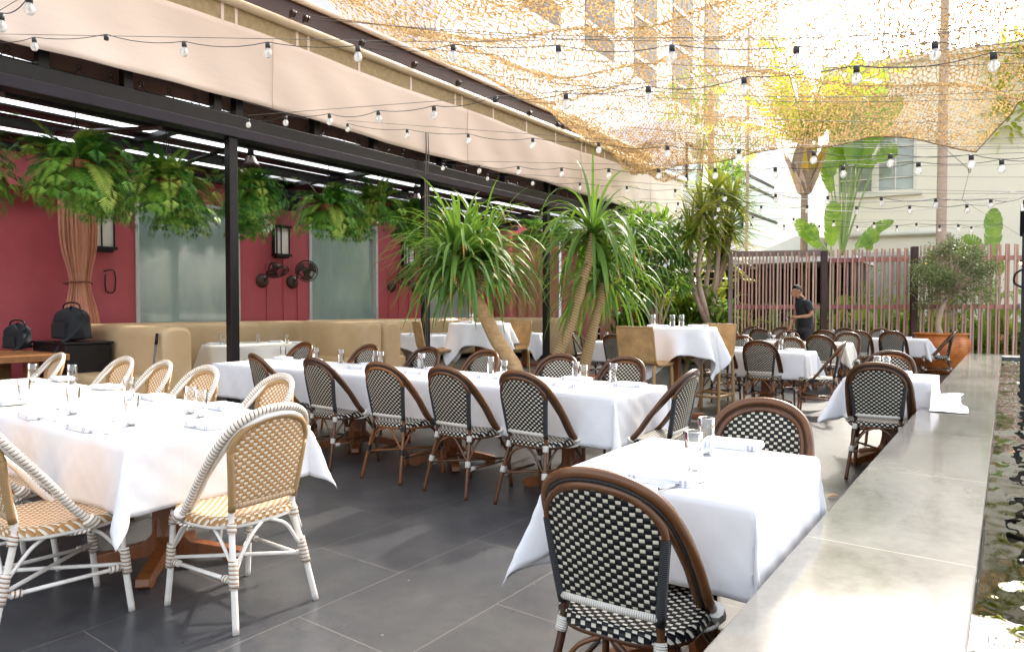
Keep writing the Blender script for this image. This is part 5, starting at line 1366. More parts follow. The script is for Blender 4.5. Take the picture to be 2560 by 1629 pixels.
for i, ((u, v), D, n, l0, l1, mid) in enumerate(heads):
    e = atd(u, v, D); pts = [fk]+[atd(a, c, (D+D1)/2) for a, c in mid]+[e]
    b.tube(catmull(pts, 5), [.05-.015*k/(5*(len(pts)-1)) for k in range(5*(len(pts)-1)+1)], 9)
    strap_head(lf, e, n, l0, l1, .021, 1.75, -.4, 1.0, i+5)
part(b, 'branch', M['trunk_palm'], t); part(lf, 'crown', M['palm_leaf'], t)
pot(t, (base.x, base.y, 0), .26, .42)
def single_palm(pts, D, n, L0, L1, w, droop, r, label, seed):
    P = [atd(u, v, D) for u, v in pts]; bs = Vector(P[0]); d0 = (P[0]-P[1]).normalized(); k = (bs.z-.3)/max(.2, -d0.z); bs = bs+d0*k if d0.z < 0 else Vector((bs.x, bs.y, .3))
    t = thing('dragon_palm', label, 'palm', (bs.x, bs.y, 0)); P = [bs]+P
    b = MB(); cc = catmull(P, 6); b.tube(cc, [r*(1.15-.4*i/len(cc)) for i in range(len(cc))], 12); part(b, 'trunk', M['trunk_palm'], t)
    lf = MB(); strap_head(lf, P[-1], n, L0, L1, w, droop, -.45, 1.0, seed); part(lf, 'crown', M['palm_leaf'], t)
    pot(t, (bs.x, bs.y, 0), .24, .40); return t
single_palm([(1407, 856), (1438, 781), (1457, 700), (1474, 646), (1482, 585)], 8.9, 115, .85, 1.4, .025, 2.0, .07, 'taller of the two palms with fibrous wrapped trunks, its long straps drooping', 31)
single_palm([(1475, 856), (1491, 787), (1502, 747), (1507, 695)], 9.3, 110, .85, 1.4, .024, 1.7, .068, 'shorter of the two palms with fibrous wrapped trunks', 32)
# ------------------------------------------------------------------ potted yucca left of the fence
bs = atd(1772, 810, 16.3)
t = thing('yucca', 'tall branching yucca with spiky heads in a terracotta pot beside the fence', 'yucca', (bs.x, bs.y, 0))
pot(t, (bs.x, bs.y, 0), .46, .92); P0 = Vector((bs.x, bs.y, .88)); b = MB(); lf = MB()
for i, (u, v, mids) in enumerate(((1792, 480, [(1788, 720), (1795, 640), (1800, 560)]), (1830, 502, [(1795, 710), (1815, 650), (1828, 570)]), (1756, 530, [(1760, 760), (1745, 690), (1752, 610)]), (1822, 570, [(1790, 705), (1812, 640)]), (1780, 590, [(1765, 730), (1772, 660)]), (1728, 585, [(1752, 770), (1730, 700), (1728, 640)]), (1800, 640, [(1785, 720)]))):
    D = 16.3+.5*math.sin(i*2.3); e = atd(u, v, D); pts = [P0]+[atd(a, c, D) for a, c in mids]+[e]; cc = catmull(pts, 5)
    b.tube(cc, [.075-.035*k/len(cc) for k in range(len(cc))], 8); strap_head(lf, e, 115, .6, 1.05, .029, .55, -.8, 1.0, 50+i, .3)
part(b, 'trunk', M['bark_pink'], t); part(lf, 'crown', M['yucca_leaf'], t)
# leafy tree with long drooping leaves
def leafy_tree(name, label, c, clusters, n, L, w, mat, trunk, rad, seed, droop=1.6, cat='tree', bark='bark', fork=None):
    t = thing(name, label, cat, c); r = random.Random(seed); lf = MB(); b = MB()
    for (x, y, z, rr) in clusters:
        tip = Vector((x, y, z))
        if fork: b.tube(catmull([Vector((c[0], c[1], fork)), Vector(((c[0]+x)/2, (c[1]+y)/2, fork+(z-fork)*.4)), tip], 4), [rad*(.5-.35*k/8) for k in range(9)], 6)
        else: b.tube(catmull([Vector(c)+Vector((0, 0, trunk*.25)), Vector((c[0]+(x-c[0])*.35, c[1]+(y-c[1])*.35, c[2]+(z-c[2])*.55)), tip], 5), [rad*(1-.8*k/10) for k in range(11)], 7)
        for i in range(n):
            a = r.uniform(0, 2*PI); zz = r.uniform(-1, 1); q = math.sqrt(1-zz*zz); R = rr*r.random()**.45; d = Vector((q*math.cos(a), q*math.sin(a), zz)); p = tip+d*R
            dd = (d+Vector((0, 0, r.uniform(-.5, .5)))).normalized(); l = L*r.uniform(.6, 1.2); W = w*r.uniform(.7, 1.2)
            lf.leaf(arc(p, dd, l, droop/l*.5, 3), [W*.25, W, W*.8, .004], None, 0, .2)
    b.tube([Vector(c), Vector(c)+Vector((0, 0, fork or trunk*.28))], rad, 8)
    part(b, 'trunk', M[bark], t); part(lf, 'crown', M[mat], t); return t
cl = [atd(u, v, 15.4+q) for u, v, q in ((1625, 585, 0), (1660, 570, .4), (1690, 610, 0), (1640, 640, -.3), (1605, 640, .3), (1670, 665, .2), (1600, 560, .6), (1620, 700, 0), (1575, 600, .8), (1580, 680, .5), (1700, 690, .4))]
bs = atd(1640, 900, 15.4)
leafy_tree('mango_tree', 'broad-leaved tree with long drooping leaves under the end of the valance', (bs.x, bs.y, 0), [(p.x, p.y, p.z, .42) for p in cl], 120, .34, .042, 'dark_leaf', 2.2, .05, 61)
# pinnate palms
def pinnate_palm(name, label, c, h, n, L, w, mat, seed, el0=.35, el1=1.3, droop=.5, trunk_r=.07, pins=34, pw=.11, bark='bark', cat='palm'):
    global rng; keep = rng; rng = random.Random(seed)
    t = thing(name, label, cat, (c[0], c[1], 0)); V = []; Fq = []; UV = []; b = MB(); st = MB(); top = Vector((c[0], c[1], h))
    for i in range(n):
        a = 2*PI*i/n*2.4+rng.uniform(-.2, .2); el = rng.uniform(el0, el1); d = Vector((math.cos(a)*math.cos(el), math.sin(a)*math.cos(el), math.sin(el)))
        p = arc(top, d, L*rng.uniform(.75, 1.1), droop*rng.uniform(.6, 1.3), 12); st.tube(p, [.016*(1-.85*k/12) for k in range(13)], 5); frond_quads(p, w, pins, V, Fq, UV, pw, .9, .35)
    if h > .3: b.tube(catmull([(c[0], c[1], 0), (c[0]+.04*h*.2, c[1], h*.5), tuple(top)], 8), trunk_r, 10); part(b, 'trunk', M[bark], t)
    part(st, 'stalk', M['stalk'], t)
    link('crown', rawmesh('crown', V, Fq, M[mat], UV), t, -t.location); rng = keep; return t
p = atd(1735, 830, 17.2); pinnate_palm('feather_palm', 'feathery palm with arching fronds between the tree and the yucca', (p.x, p.y), 1.3, 13, 1.9, .42, 'yucca_leaf', 71, .3, 1.35, .55, .06)
p = atd(1850, 830, 17.6); pinnate_palm('feather_palm', 'dark feathery cycad behind the yucca pot by the grey fence post', (p.x-.6, p.y+.3), .7, 12, 1.7, .35, 'dark_leaf', 72, .2, 1.2, .7, .08)
p = atd(2105, 830, 17.3); pinnate_palm('feather_palm', 'bright feathery palm directly behind the fence panel between dark posts', (p.x+.2, p.y+.5), .8, 16, 1.9, .45, 'banana_leaf', 73, .35, 1.4, .55, .06)
p = atd(2220, 830, 17.6); pinnate_palm('feather_palm', 'arching feathery palm behind the dark fence post beside the round shrub', (p.x, p.y+.6), .6, 13, 1.6, .4, 'yucca_leaf', 74, .3, 1.3, .6, .06)
# broad leaf plants behind the right panel
def broad_plant(label, c, n, h, size, mat, seed, name='split_leaf_plant'):
    r = random.Random(seed); t = thing(name, label, 'plant', (c[0], c[1], 0)); st = MB(); lf = MB()
    for i in range(n):
        a = r.uniform(0, 2*PI); e = Vector((c[0]+math.cos(a)*r.uniform(.1, .75), c[1]+math.sin(a)*r.uniform(.1, .6), h*r.uniform(.35, 1.0)))
        st.tube(catmull([(c[0], c[1], .1), (c[0]+(e.x-c[0])*.4, c[1]+(e.y-c[1])*.4, e.z*.75), tuple(e)], 4), .010, 5)
        d = Vector((math.cos(a), math.sin(a), r.uniform(-.6, .1))); L = size*r.uniform(.7, 1.2); p = arc(e, d, L, 1.2, 6); up = Vector((r.uniform(-.3, .3), r.uniform(-.3, .3), 1))
        lf.leaf(p, [L*k for k in (.12, .34, .40, .36, .26, .13, .01)], up, 0, .15)
    part(st, 'stalk', M['stalk'], t); part(lf, 'crown', M[mat], t); return t
for i, (u, D, n, h, s, lb) in enumerate(((2490, 17.6, 20, 1.9, .42, 'large leaved plant behind the fence above the far terracotta urn'), (2300, 17.4, 16, 1.5, .36, 'large leaved plant behind the fence beside the dark post'), (2190, 17.0, 16, 1.3, .33, 'large leaved plant low behind the middle fence panel'), (2560, 18.2, 14, 1.6, .40, 'large leaved plant behind the fence beyond the pool lamp post'), (2040, 18.0, 12, 1.2, .34, 'large leaved plant behind the fence post next to the waiter'))):
    p = atd(u, 830, D); broad_plant(lb, (p.x, p.y), n, h, s, 'dark_leaf' if i % 2 else 'banana_leaf', 80+i)
# paddle leaved plants (banana, traveller palm)
def paddle(lf, st, path_pet, path_blade, w, seed=0, side=None):
    st.tube(path_pet, [.035*(1-.5*k/(len(path_pet)-1)) for k in range(len(path_pet))], 6)
    r = random.Random(seed); k = len(path_blade)
    ws = [.72*w*(math.sin(PI*min(1, .10+.90*i/(k-1)))**.75)*(1 if i < k-1 else .02) for i in range(k)]
    path = [Vector(p) for p in path_blade]
    # blade in torn segments
    for i in range(k-1):
        t = (path[i+1]-path[i]).normalized(); sd = t.cross(side if side is not None else Vector((_F0))).normalized(); nn = sd.cross(t)
        for q in (-1, 1):
            g = r.uniform(.0, .18) if r.random() < .6 else 0; dz = nn*r.uniform(-.12, .12)*w+t*(-.0)
            a, c = path[i], path[i+1].lerp(path[i], g*.5); sw = t*w*.35
            m1, m2 = a+sd*q*ws[i]*.55+nn*ws[i]*.12, c+sd*q*ws[i+1]*.55+nn*ws[i+1]*.12
            e1, e2 = a+sd*q*ws[i]+dz+sw*(ws[i]/w), c+sd*q*ws[i+1]+dz+sw*(ws[i+1]/w)
            lf.add([tuple(x) for x in (a, m1, e1, path[i+1], m2, e2)], [(0, 1, 4, 3), (1, 2, 5, 4)], [[(.5, 0), (.8, 0), (.8, 1), (.5, 1)]]*2, 0, True)
def paddle_plant(name, label, base, blades, mat, D, seed=0, cat='palm', dvar=.5):
    bs = atd(base[0], base[1], D); t = thing(name, label, cat, (bs.x, bs.y, 0)); lf = MB(); st = MB(); r = random.Random(seed)
    st.tube([(bs.x, bs.y, 0), tuple(bs)], .14, 10)
    for i, (m, e, w) in enumerate(blades):
        d = D+r.uniform(-dvar, dvar); P1, P2 = atd(m[0], m[1], d), atd(e[0], e[1], d+r.uniform(-dvar, dvar))
        mid = (P1+P2)/2+(P1-bs).normalized()*.12*(P2-P1).length
        paddle(lf, st, catmull([bs, (bs+P1)/2+Vector((0, 0, .05)), P1], 5), catmull([P1, mid, P2], 6), w, seed*20+i)
    part(st, 'stalk', M['stalk'], t); part(lf, 'crown', M[mat], t); return t
paddle_plant('traveller_palm', 'fan of huge paddle leaves on long pale green stalks beyond the middle fence panel', (2104, 640),
    [((2082, 440), (2065, 360), .30), ((2078, 480), (2058, 395), .26), ((2098, 420), (2100, 300), .42), ((2130, 412), (2140, 250), .45), ((2147, 420), (2185, 300), .42), ((2190, 400), (2245, 372), .34), ((2110, 400), (2080, 215), .40), ((2150, 390), (2210, 170), .42), ((2165, 380), (2260, 240), .40), ((2120, 380), (2150, 130), .40), ((2140, 400), (2185, 415), .36)], 'banana_leaf', 19.5, 3)
paddle_plant('banana_plant', 'upright banana leaves standing between the torn crownshaft palm and the long pale stalks', (2078, 640), [((2078, 615), (2085, 500), .33), ((2050, 618), (1992, 548), .28), ((2045, 600), (2020, 560), .25)], 'banana_leaf', 18.4, 4, 'plant', .2)
paddle_plant('banana_plant', 'banana leaves leaning away from the long pale stalks towards the cream building window', (2135, 640), [((2140, 618), (2236, 552), .22), ((2150, 615), (2200, 590), .22), ((2150, 600), (2180, 625), .2)], 'banana_leaf', 18.6, 5, 'plant', .2)
paddle_plant('banana_plant', 'banana plant with one tall upright leaf over the fence beyond the round shrub', (2478, 700), [((2480, 640), (2486, 520), .36), ((2462, 625), (2405, 595), .22), ((2490, 640), (2500, 690), .22), ((2470, 660), (2420, 640), .2)], 'banana_leaf', 18.2, 6, 'plant', .2)
def tall_palm(u, D, w, label, seed, top=12, mat='bark_pink', crown=True, lean=0, vtop=None, name='tall_palm'):
    p = atd(u, 771, D); t = thing(name, label, 'palm', (p.x, p.y, 0)); b = MB()
    b.tube([(p.x+lean*k, p.y, top*k) for k in np.linspace(0, 1, 24)], [w*(1.15-.3*k) for k in np.linspace(0, 1, 24)], 12); part(b, 'trunk', M[mat], t)
    if crown:
        global rng; keep = rng; rng = random.Random(seed); V = []; Fq = []; UV = []; st = MB(); c = Vector((p.x+lean, p.y, top))
        for i in range(16):
            a = i*2.4; el = rng.uniform(.0, 1.2); d = Vector((math.cos(a)*math.cos(el), math.sin(a)*math.cos(el), math.sin(el))); q = arc(c, d, 2.6, .45, 10); st.tube(q, .02, 5); frond_quads(q, .6, 40, V, Fq, UV, .09, .85, .3)
        part(st, 'stalk', M['stalk'], t); link('crown', rawmesh('crown', V, Fq, M['yucca_leaf'], UV), t, -t.location); rng = keep
    return t
tall_palm(2350, 18.5, .115, 'tall smooth pinkish palm trunk rising behind the round shrub out of the photo', 91, 13)
tall_palm(1866, 24, .055, 'slender grey palm trunk in front of the white building', 92, 11, 'bark_pink', False)
tall_palm(1775, 26, .12, 'tan palm trunk showing below the netting above the yucca', 93, 9.5, 'bark_tan', False)
kp = tall_palm(2008, 18.8, .105, 'palm with a fat crownshaft of torn yellow and brown sheaths', 94, 4.55, 'bark', False)
c = Vector((kp.location.x, kp.location.y, 0)); r = random.Random(5)
def zof(v): return atd(2008, v, 18.8).z
b = MB(); b.lathe([(.13, zof(487)), (.20, zof(475)), (.33, zof(440)), (.36, zof(415)), (.28, zof(380)), (.14, zof(345))], tuple(c), 14); part(b, 'crownshaft', M['bark'], kp)
sh = MB(); sf = MB()
for i in range(34):
    a = r.uniform(0, 2*PI); z0 = zof(r.uniform(430, 485)); rad = .17+.19*max(0, min(1, (zof(430)-z0)/-.6+1)); p0 = c+Vector((rad*math.cos(a)*.8, rad*math.sin(a)*.8, z0))
    (sh if i % 2 else sf).leaf(arc(p0, (math.cos(a)*.45, math.sin(a)*.45, 1), r.uniform(.6, 1.1), .25, 5), [.10, .10, .085, .06, .035, .004], Vector((math.cos(a), math.sin(a), 0)), 0, .2)
part(sh, 'sheath', simple('yellow_sheath', (.55, .33, .05), (.40, .36, .06), .5, 4), kp); part(sf, 'dry_sheath', M['bark_pink'], kp)
V = []; Fq = []; UV = []; st = MB(); top = c+Vector((0, 0, zof(360))); keep = rng; rng = random.Random(17)
for i in range(20):
    a = i*2.399; el = rng.uniform(.55, 1.45); d = Vector((math.cos(a)*math.cos(el), math.sin(a)*math.cos(el), math.sin(el))); q = arc(top, d, rng.uniform(2.4, 4.2), .32, 11); st.tube(q, [.035*(1-.8*k/11) for k in range(12)], 5); frond_quads(q, .75, 46, V, Fq, UV, .12, .85, .3)
rng = keep; part(st, 'stalk', M['stalk'], kp); link('crown', rawmesh('crown', V, Fq, M['bright_leaf'], UV), kp, -kp.location)
# bright trees behind the netting
for i, (u, v, D, rr, lb) in enumerate(((2250, 300, 22.5, 1.3, 'sunlit yellow-green tree seen through the net before the cream building'), (1750, 330, 27, 1.5, 'green tree crown dimly seen through the net in front of the white tower'), (2570, 190, 20, 1.1, 'sunlit yellow-green tree behind the net over the cream building roof end'))):
    cc = [atd(u+du*rr, v+dv*rr, D) for du, dv in ((0, 0), (-60, 50), (55, 40), (10, -75), (-40, -45), (45, 85), (-50, 110))]
    bp = atd(u, 771, D); leafy_tree('bright_tree', lb, (bp.x, bp.y, 0), [(q.x, q.y, q.z, .75*rr*.8) for q in cc], 150, .34, .06, 'bright_leaf' if i != 1 else 'dark_leaf', 3, .09, 100+i, .8, fork=min(q.z for q in cc)+.2)
# undergrowth
def undergrowth(name, label, fn, n, hmin, hmax, seed, mats):
    r = random.Random(seed); b = MB()
    for i in range(n):
        x, y = fn(r); h = r.uniform(hmin, hmax); a = r.uniform(0, 2*PI); el = r.uniform(.3, 1.4); d = Vector((math.cos(a)*math.cos(el), math.sin(a)*math.cos(el), math.sin(el)))
        L = r.uniform(.25, .6); W = L*r.choice([.06, .1, .2, .28]); z = h*r.random()
        b.leaf(arc((x, y, z), d, L, 1.8, 4), [W*.4, W, W, W*.6, .004], None, r.randrange(len(mats)), .2)
    return tag(b.build(name, mats), label, 'plants', kind='stuff')
undergrowth('undergrowth', 'dense mixed green undergrowth below the mango tree and yucca', lambda r: (r.uniform(-8.3, -5.5), r.uniform(15.7, 17.4)), 2600, .3, 1.9, 1, [M['dark_leaf'], M['yucca_leaf'], M['palm_leaf']])
def fb(r):
    s = r.uniform(-.2, 9); p = fpt(s, r.uniform(.35, 1.5)); return p.x, p.y
undergrowth('undergrowth', 'green planting crowding behind the slatted fence', fb, 2600, .2, 1.25, 2, [M['dark_leaf'], M['banana_leaf'], M['yucca_leaf']])
# red flowers
fl = thing('red_flowers', 'cluster of red flowers low beside the end pergola post', 'flowers', (-7.4, 15.6, 0)); b = MB(); r = random.Random(3)
for i in range(26):
    p = atd(1578+r.uniform(-9, 16), 795+r.uniform(-18, 12), 15.0+r.uniform(-.2, .2))
    for k in range(5): a = 2*PI*k/5; b.leaf(arc(p, (math.cos(a), math.sin(a), .6), .05, 3, 3), [.006, .016, .014, .002], None, 0, .2)
part(b, 'petal', simple('red_petal', (.5, .03, .015), (.4, .02, .01), .5, 5), fl)
b = MB(); p = atd(1580, 800, 15.0); b.tube([(p.x, p.y, 0), (p.x+.02, p.y, p.z)], .012, 6); part(b, 'stalk', M['stalk'], fl)
# ------------------------------------------------------------------ urns and round shrub
def urn(x, y, r, h, label, mat):
    t = thing('urn', label, 'urn', (x, y, 0)); b = MB()
    b.lathe([(0, 0), (r*.62, 0), (r*.72, h*.12), (r*.93, h*.45), (r*1.0, h*.68), (r*.97, h*.82), (r*.86, h*.92), (r*.88, h*.95), (r*.95, h*.985), (r*.93, h), (r*.84, h*.99), (r*.80, h*.90), (0, h*.90)], n=48); b.build('body', mat, t)
    b = MB(); b.lathe([(0, h*.905), (r*.80, h*.905)], n=24); b.build('soil', M['soil'], t); return t
UX, UY = -1.10, 16.45
urn(UX, UY, .53, .82, 'big ribbed orange glazed urn at the end of the stone ledge', M['urn'])
p = atd(2452, 830, 17.6); urn(p.x, p.y, .52, .72, 'terracotta coloured urn standing behind the fence slats', M['urn'])
t = thing('round_shrub', 'round small-leaved shrub on a bare grey trunk growing in the orange urn', 'shrub', (UX, UY, .72)); Dp = UX*0+14.0
cen = atd(2380, 697, Dp); b = MB(); lf_v = []; lf_f = []; lf_uv = []
r = random.Random(12)
b.tube(catmull([(UX, UY, .72), (UX-.05, UY, 1.0), (UX+.02, UY+.02, 1.35), tuple(cen+Vector((0, 0, -.25)))], 5), [.065-.002*i for i in range(16)], 9)
clumps = []
for i in range(75):
    d = rdir(-.85, 1); d = Vector((d.x*.78, d.y*.78, d.z*.86)); R = .35+.65*r.random()**.5; p = cen+Vector((d.x*R, d.y*R, d.z*R)); clumps.append(p)
    b.tube(catmull([cen+Vector((0, 0, -.3)), cen+(p-cen)*.5+Vector((0, 0, -.06)), p], 3), [.016-.0012*k for k in range(7)], 5)
for p in clumps:
    cr = r.uniform(.14, .27)
    for k in range(190):
        d = rdir(-1, 1); q = p+d*cr*r.random()**.5; e = rdir(-.5, 1); w = e.orthogonal().normalized(); w = Matrix.Rotation(r.uniform(0, 6.3), 3, e)@w; L = r.uniform(.035, .06); o = len(lf_v)
        lf_v += [tuple(q), tuple(q+e*L*.5+w*L*.24), tuple(q+e*L), tuple(q+e*L*.5-w*L*.24)]; lf_f.append((o, o+1, o+2, o+3)); lf_uv += [(0, 0)]*4
part(b, 'trunk', M['bark_pink'], t); link('crown', rawmesh('crown', lf_v, lf_f, M['olive_leaf'], lf_uv), t, -t.location)
# dropped leaf on the slate
p = atz(2068, 1243, 0); lf = MB(); lf.leaf(arc((0, 0, .006), (1, .4, .5), .09, 9, 4), [.006, .022, .024, .014, .002], None, 0, .4); tag(lf.build('fallen_leaf', M['bark_tan'], None, loc=(p.x, p.y, 0)), 'curled brown leaf lying on the slate floor by the ledge', 'leaf')
# ------------------------------------------------------------------ camouflage net overhead
def lerp1(x, xs, ys): return float(np.interp(x, xs, ys))
def net_point(s, q):
    """s 0..1 from the roof edge to the right border, q 0..1 from near to far"""
    yf = np.interp(s, [0, .22, .6, .88, 1], [17.2, 15.5, 15.15, 15.0, 14.95]); y0 = np.interp(s, [0, 1], [2.2, 3.4]); Y = y0+(yf-y0)*q
    xr = np.interp(Y, [3, 8, 13, 13.6, 15], [.95, .62, .18, .02, -.55]); X = -8.42+(xr+8.42)*s
    zl = 5.78; far = np.interp(s, [0, .06, .22, .5, .62, .78, .88, 1], [5.66, 5.2, 4.55, 4.72, 4.78, 4.70, 4.45, 4.05]); near = np.interp(s, [0, .1, .3, .6, 1], [5.92, 5.6, 5.3, 5.15, 5.1])
    w = np.clip((Y-7)/8, 0, 1)**1.7; Z = near*(1-w)+far*w
    Z = Z+.10*np.sin(X*1.1+Y*.55)*np.clip(s*4, 0, 1)+.055*np.sin(X*2.7-Y*1.3+1)+.03*np.sin(Y*3.1+X*.7)
    Z = Z-.16*np.exp(-((Y-.62*X-12.6)/.30)**2)*np.clip(s*3, 0, 1)+.13*np.exp(-((Y+.35*X-8.8)/.25)**2)-.12*np.exp(-((Y-.25*X-9.2)/.22)**2)
    X = X+.05*np.sin(Y*2.3+X); Y = Y+.06*np.sin(X*2.9)
    return np.stack([X, Y, Z], -1)
def net_mesh(name, a, LX, LY, fn, wid, seed, keep=1.0, crump=.0, fade=0):
    g = np.random.default_rng(seed)
    nx, ny = int(LX/(a*1.5)), int(LY/(a*math.sqrt(3)*1.7))
    # hexagon vertices on a brick-like lattice
    def vid(i, j): return i*(2*ny+2)+j
    I, J = np.meshgrid(np.arange(nx+1), np.arange(2*ny+2), indexing='ij')
    px = I*1.5*a+np.where((I+J) % 2 == 0, 0, .5*a)-.25*a; py = J*math.sqrt(3)/2*a
    px = px+g.normal(0, a*.14, px.shape); py = py+g.normal(0, a*.14, py.shape)
    s = np.clip(px/(nx*1.5*a), 0, 1); q = np.clip(py/(ny*math.sqrt(3)*a), 0, 1)
    P = fn(s, q)+g.normal(0, 1, (*s.shape, 3))*(a*.10+crump)
    P = P.reshape(-1, 3); idx = np.arange(P.shape[0]).reshape(I.shape)
    E1 = np.stack([idx[:, :-1].ravel(), idx[:, 1:].ravel()], 1)
    m = ((I[:-1]+J[:-1]) % 2 == 1); E2 = np.stack([idx[:-1][m], idx[1:][m]], 1)
    E = np.concatenate([E1, E2]); kp_ = np.full(len(E), keep)
    if fade:
        sf, qf = s.ravel()[E[:, 0]], q.ravel()[E[:, 0]]; kp_ = keep*np.clip(np.minimum(np.minimum(1-sf, qf)/fade, 1), 0, 1)
    E = E[g.random(len(E)) < kp_]
    A, B = P[E[:, 0]], P[E[:, 1]]; d = B-A; L = np.linalg.norm(d, axis=1, keepdims=True)+1e-9; d = d/L
    rv = g.normal(0, 1, d.shape)*np.array([1, 1, .55]); w = np.cross(d, np.cross(rv, d)); w = w/(np.linalg.norm(w, axis=1, keepdims=True)+1e-9)*wid*(.55+.9*g.random((len(d), 1)))
    A2, B2 = A-d*wid*.35, B+d*wid*.35; Mid = (A2+B2)/2+g.normal(0, .006, A.shape)
    V = np.concatenate([A2-w*.45, A2+w*.45, Mid+w, Mid-w, B2+w*.45, B2-w*.45]); n = len(A)
    k = np.arange(n); Fq = np.concatenate([np.stack([k, k+n, k+2*n, k+3*n], 1), np.stack([k+3*n, k+2*n, k+4*n, k+5*n], 1)])
    return rawmesh(name, V, Fq, M['net'])
net = thing('camouflage_net', 'tan camouflage net stretched over the courtyard from the roof edge', 'net', (-4, 9, 5))
link('netting', net_mesh('netting', .038, 9.0, 13.2, net_point, .0150, 3), net, -net.location)
def bundle(s, q):
    P = net_point(s*.40, .74+.26*q); P[..., 2] -= .08+.14*np.sin(q*9+s*5)*np.sin(s*7)+.12*q*q; return P
link('netting_fold', net_mesh('netting_fold', .042, 3.6, 3.6, bundle, .011, 9, .95, .02, .45), net, -net.location)
# border rope
b = MB(); g = np.linspace(0, 1, 90)
b.tube([tuple(p+np.array([0, 0, -.01])) for p in net_point(g, np.ones_like(g))], .012, 5); b.tube([tuple(p) for p in net_point(np.ones_like(g), g)], .010, 5); part(b, 'border_rope', M['net'], net)
# ------------------------------------------------------------------ steel cables across the courtyard
RE = [35, 62, 150, 211, 236, 297, 330, 352, 366, 400, 440, 478]
for i, (p, v) in enumerate(zip(PUL, RE)):
    D = min(17, 3.15*F_PX/(771-v)); e = atd(2740, v, D)
    b = MB(); P = []
    for k in np.linspace(0, 1, 24):
        q = Vector((p.x+.05, p.y, p.z+.03)).lerp(e, k); q.z -= .42*4*k*(1-k)*(.5 if i % 3 else .8); P.append(tuple(q-p))
    b.tube(P, .0052, 5); o = b.build('cable', M['wire'], None, loc=p)
    tag(o, f'thin steel cable running across the courtyard from the {ORD[i] if i < 12 else "last"} gutter pulley', 'cable', 'steel cables over the courtyard')
# white ropes lower right
for i, (u0, v0, u1, v1, lb) in enumerate(((1640, 432, 2600, 470, 'upper of two pale sagging ropes crossing in front of the cream building'), (1655, 440, 2600, 483, 'lower of two pale sagging ropes crossing in front of the cream building'))):
    a, e = atx(u0, v0, -8.0), atd(u1, v1, 14); b = MB(); b.tube([tuple(a.lerp(e, k)-Vector((0, 0, .5*4*k*(1-k)*(1+.3*i)))-a) for k in np.linspace(0, 1, 28)], .009, 6)
    tag(b.build('rope', M['white_cane'], None, loc=a), lb, 'rope')
# tie from the net corner down to the fence
c0_ = Vector(net_point(np.array(.93), np.array(1.0))); e = fpt(6.2, 0, 2.7)
tie = thing('net_tie', 'steel hook and line holding the net corner down towards the fence', 'tie', tuple(c0_)); b = MB(); a = atd(2424, 425, 12.6); m2 = atd(2405, 500, 12.7)
b.tube([tuple(c0_), tuple(a)], .006, 5); b.tube([tuple(a), tuple(m2)], .004, 5); b.tube([tuple(m2), tuple(e)], .003, 5); part(b, 'line', M['wire'], tie)
b = MB()
for q in (a,): b.tube([tuple(q+Vector((.02*math.cos(x), 0, .05*math.sin(x)))) for x in np.linspace(0, 2*PI, 13)[:-1]], .007, 5, closed=True)
part(b, 'hook', M['bronze'], tie)
# ------------------------------------------------------------------ string lights
b = MB(); b.lathe([(0, -.027), (.012, -.025), (.0215, -.014), (.025, 0), (.022, .013), (.014, .025), (.011, .034)], n=16); BULB = b.mesh('bulb', M['bulb'])
b = MB(); b.lathe([(0, .030), (.0145, .030), (.0155, .062), (.009, .066), (0, .067)], n=12); SOCK = b.mesh('socket', M['black_wire'])
b = MB(); b.tube([(0, 0, .03), (0, 0, -.005)], .003, 5); b.tube([(.006*math.cos(x), .006*math.sin(x), -.005+.001*x) for x in np.linspace(0, 12, 16)], .0014, 4); FIL = b.mesh('filament', M['bronze'])
STR = [
 ('string lights cut off by the corner of the photo above the valance', [(-40, 100), (3, 67), (74, 24), (190, -30)], 3.4, 3.3, []),
 ('string lights crossing the valance and the upper net, one socket empty', [(-60, 118), (86, 118), (266, 112), (461, 131), (670, 134), (895, 144), (1133, 142), (1396, 145), (1680, 145), (1992, 150), (2337, 139), (2590, 128)], 5.0, 3.15, [2]),
 ('string lights climbing from the black beam across the net', [(621, 313), (714, 308), (824, 305), (946, 299), (1085, 289), (1238, 267), (1415, 262), (1621, 246), (1860, 225), (2141, 198), (2484, 166), (2640, 150)], 6.9, 3.05, [5]),
 ('string lights running level just below the gutter line', [(869, 324), (1018, 340), (1171, 352), (1332, 364), (1497, 376), (1669, 385), (1847, 395), (2034, 401), (2226, 409), (2428, 412), (2620, 408)], 7.6, 4.3, []),
 ('string lights passing the net tie in front of the cream building window', [(1107, 421), (1198, 428), (1296, 431), (1404, 436), (1522, 439), (1647, 440), (1788, 440), (1938, 439), (2108, 436), (2296, 428), (2504, 423), (2640, 415)], 8.6, 4.5, []),
 ('string lights halfway between window sill and fence', [(1219, 447), (1332, 459), (1450, 470), (1567, 479), (1688, 487), (1812, 498), (1939, 500), (2069, 506), (2203, 509), (2339, 513), (2477, 515), (2560, 511)], 9.6, 6.3, []),
 ('string lights ending in a turned back loop beside the banana leaf', [(1602, 513), (1695, 518), (1796, 524), (1903, 527), (2018, 527), (2141, 530), (2274, 529), (2417, 527), (2520, 520)], 10.4, 6.9, []),
 ('small distant string lights just above the cream wall pipe', [(1690, 535), (1788, 545), (1882, 551), (1984, 556), (2084, 562), (2185, 567), (2291, 570), (2396, 573), (2462, 573)], 12, 8.4, []),
 ('lowest distant string lights, close above the fence top', [(1700, 552), (1795, 564), (1878, 569), (1960, 572), (2048, 573), (2143, 575), (2242, 575), (2349, 575), (2428, 577), (2507, 581)], 13, 9.2, [])]
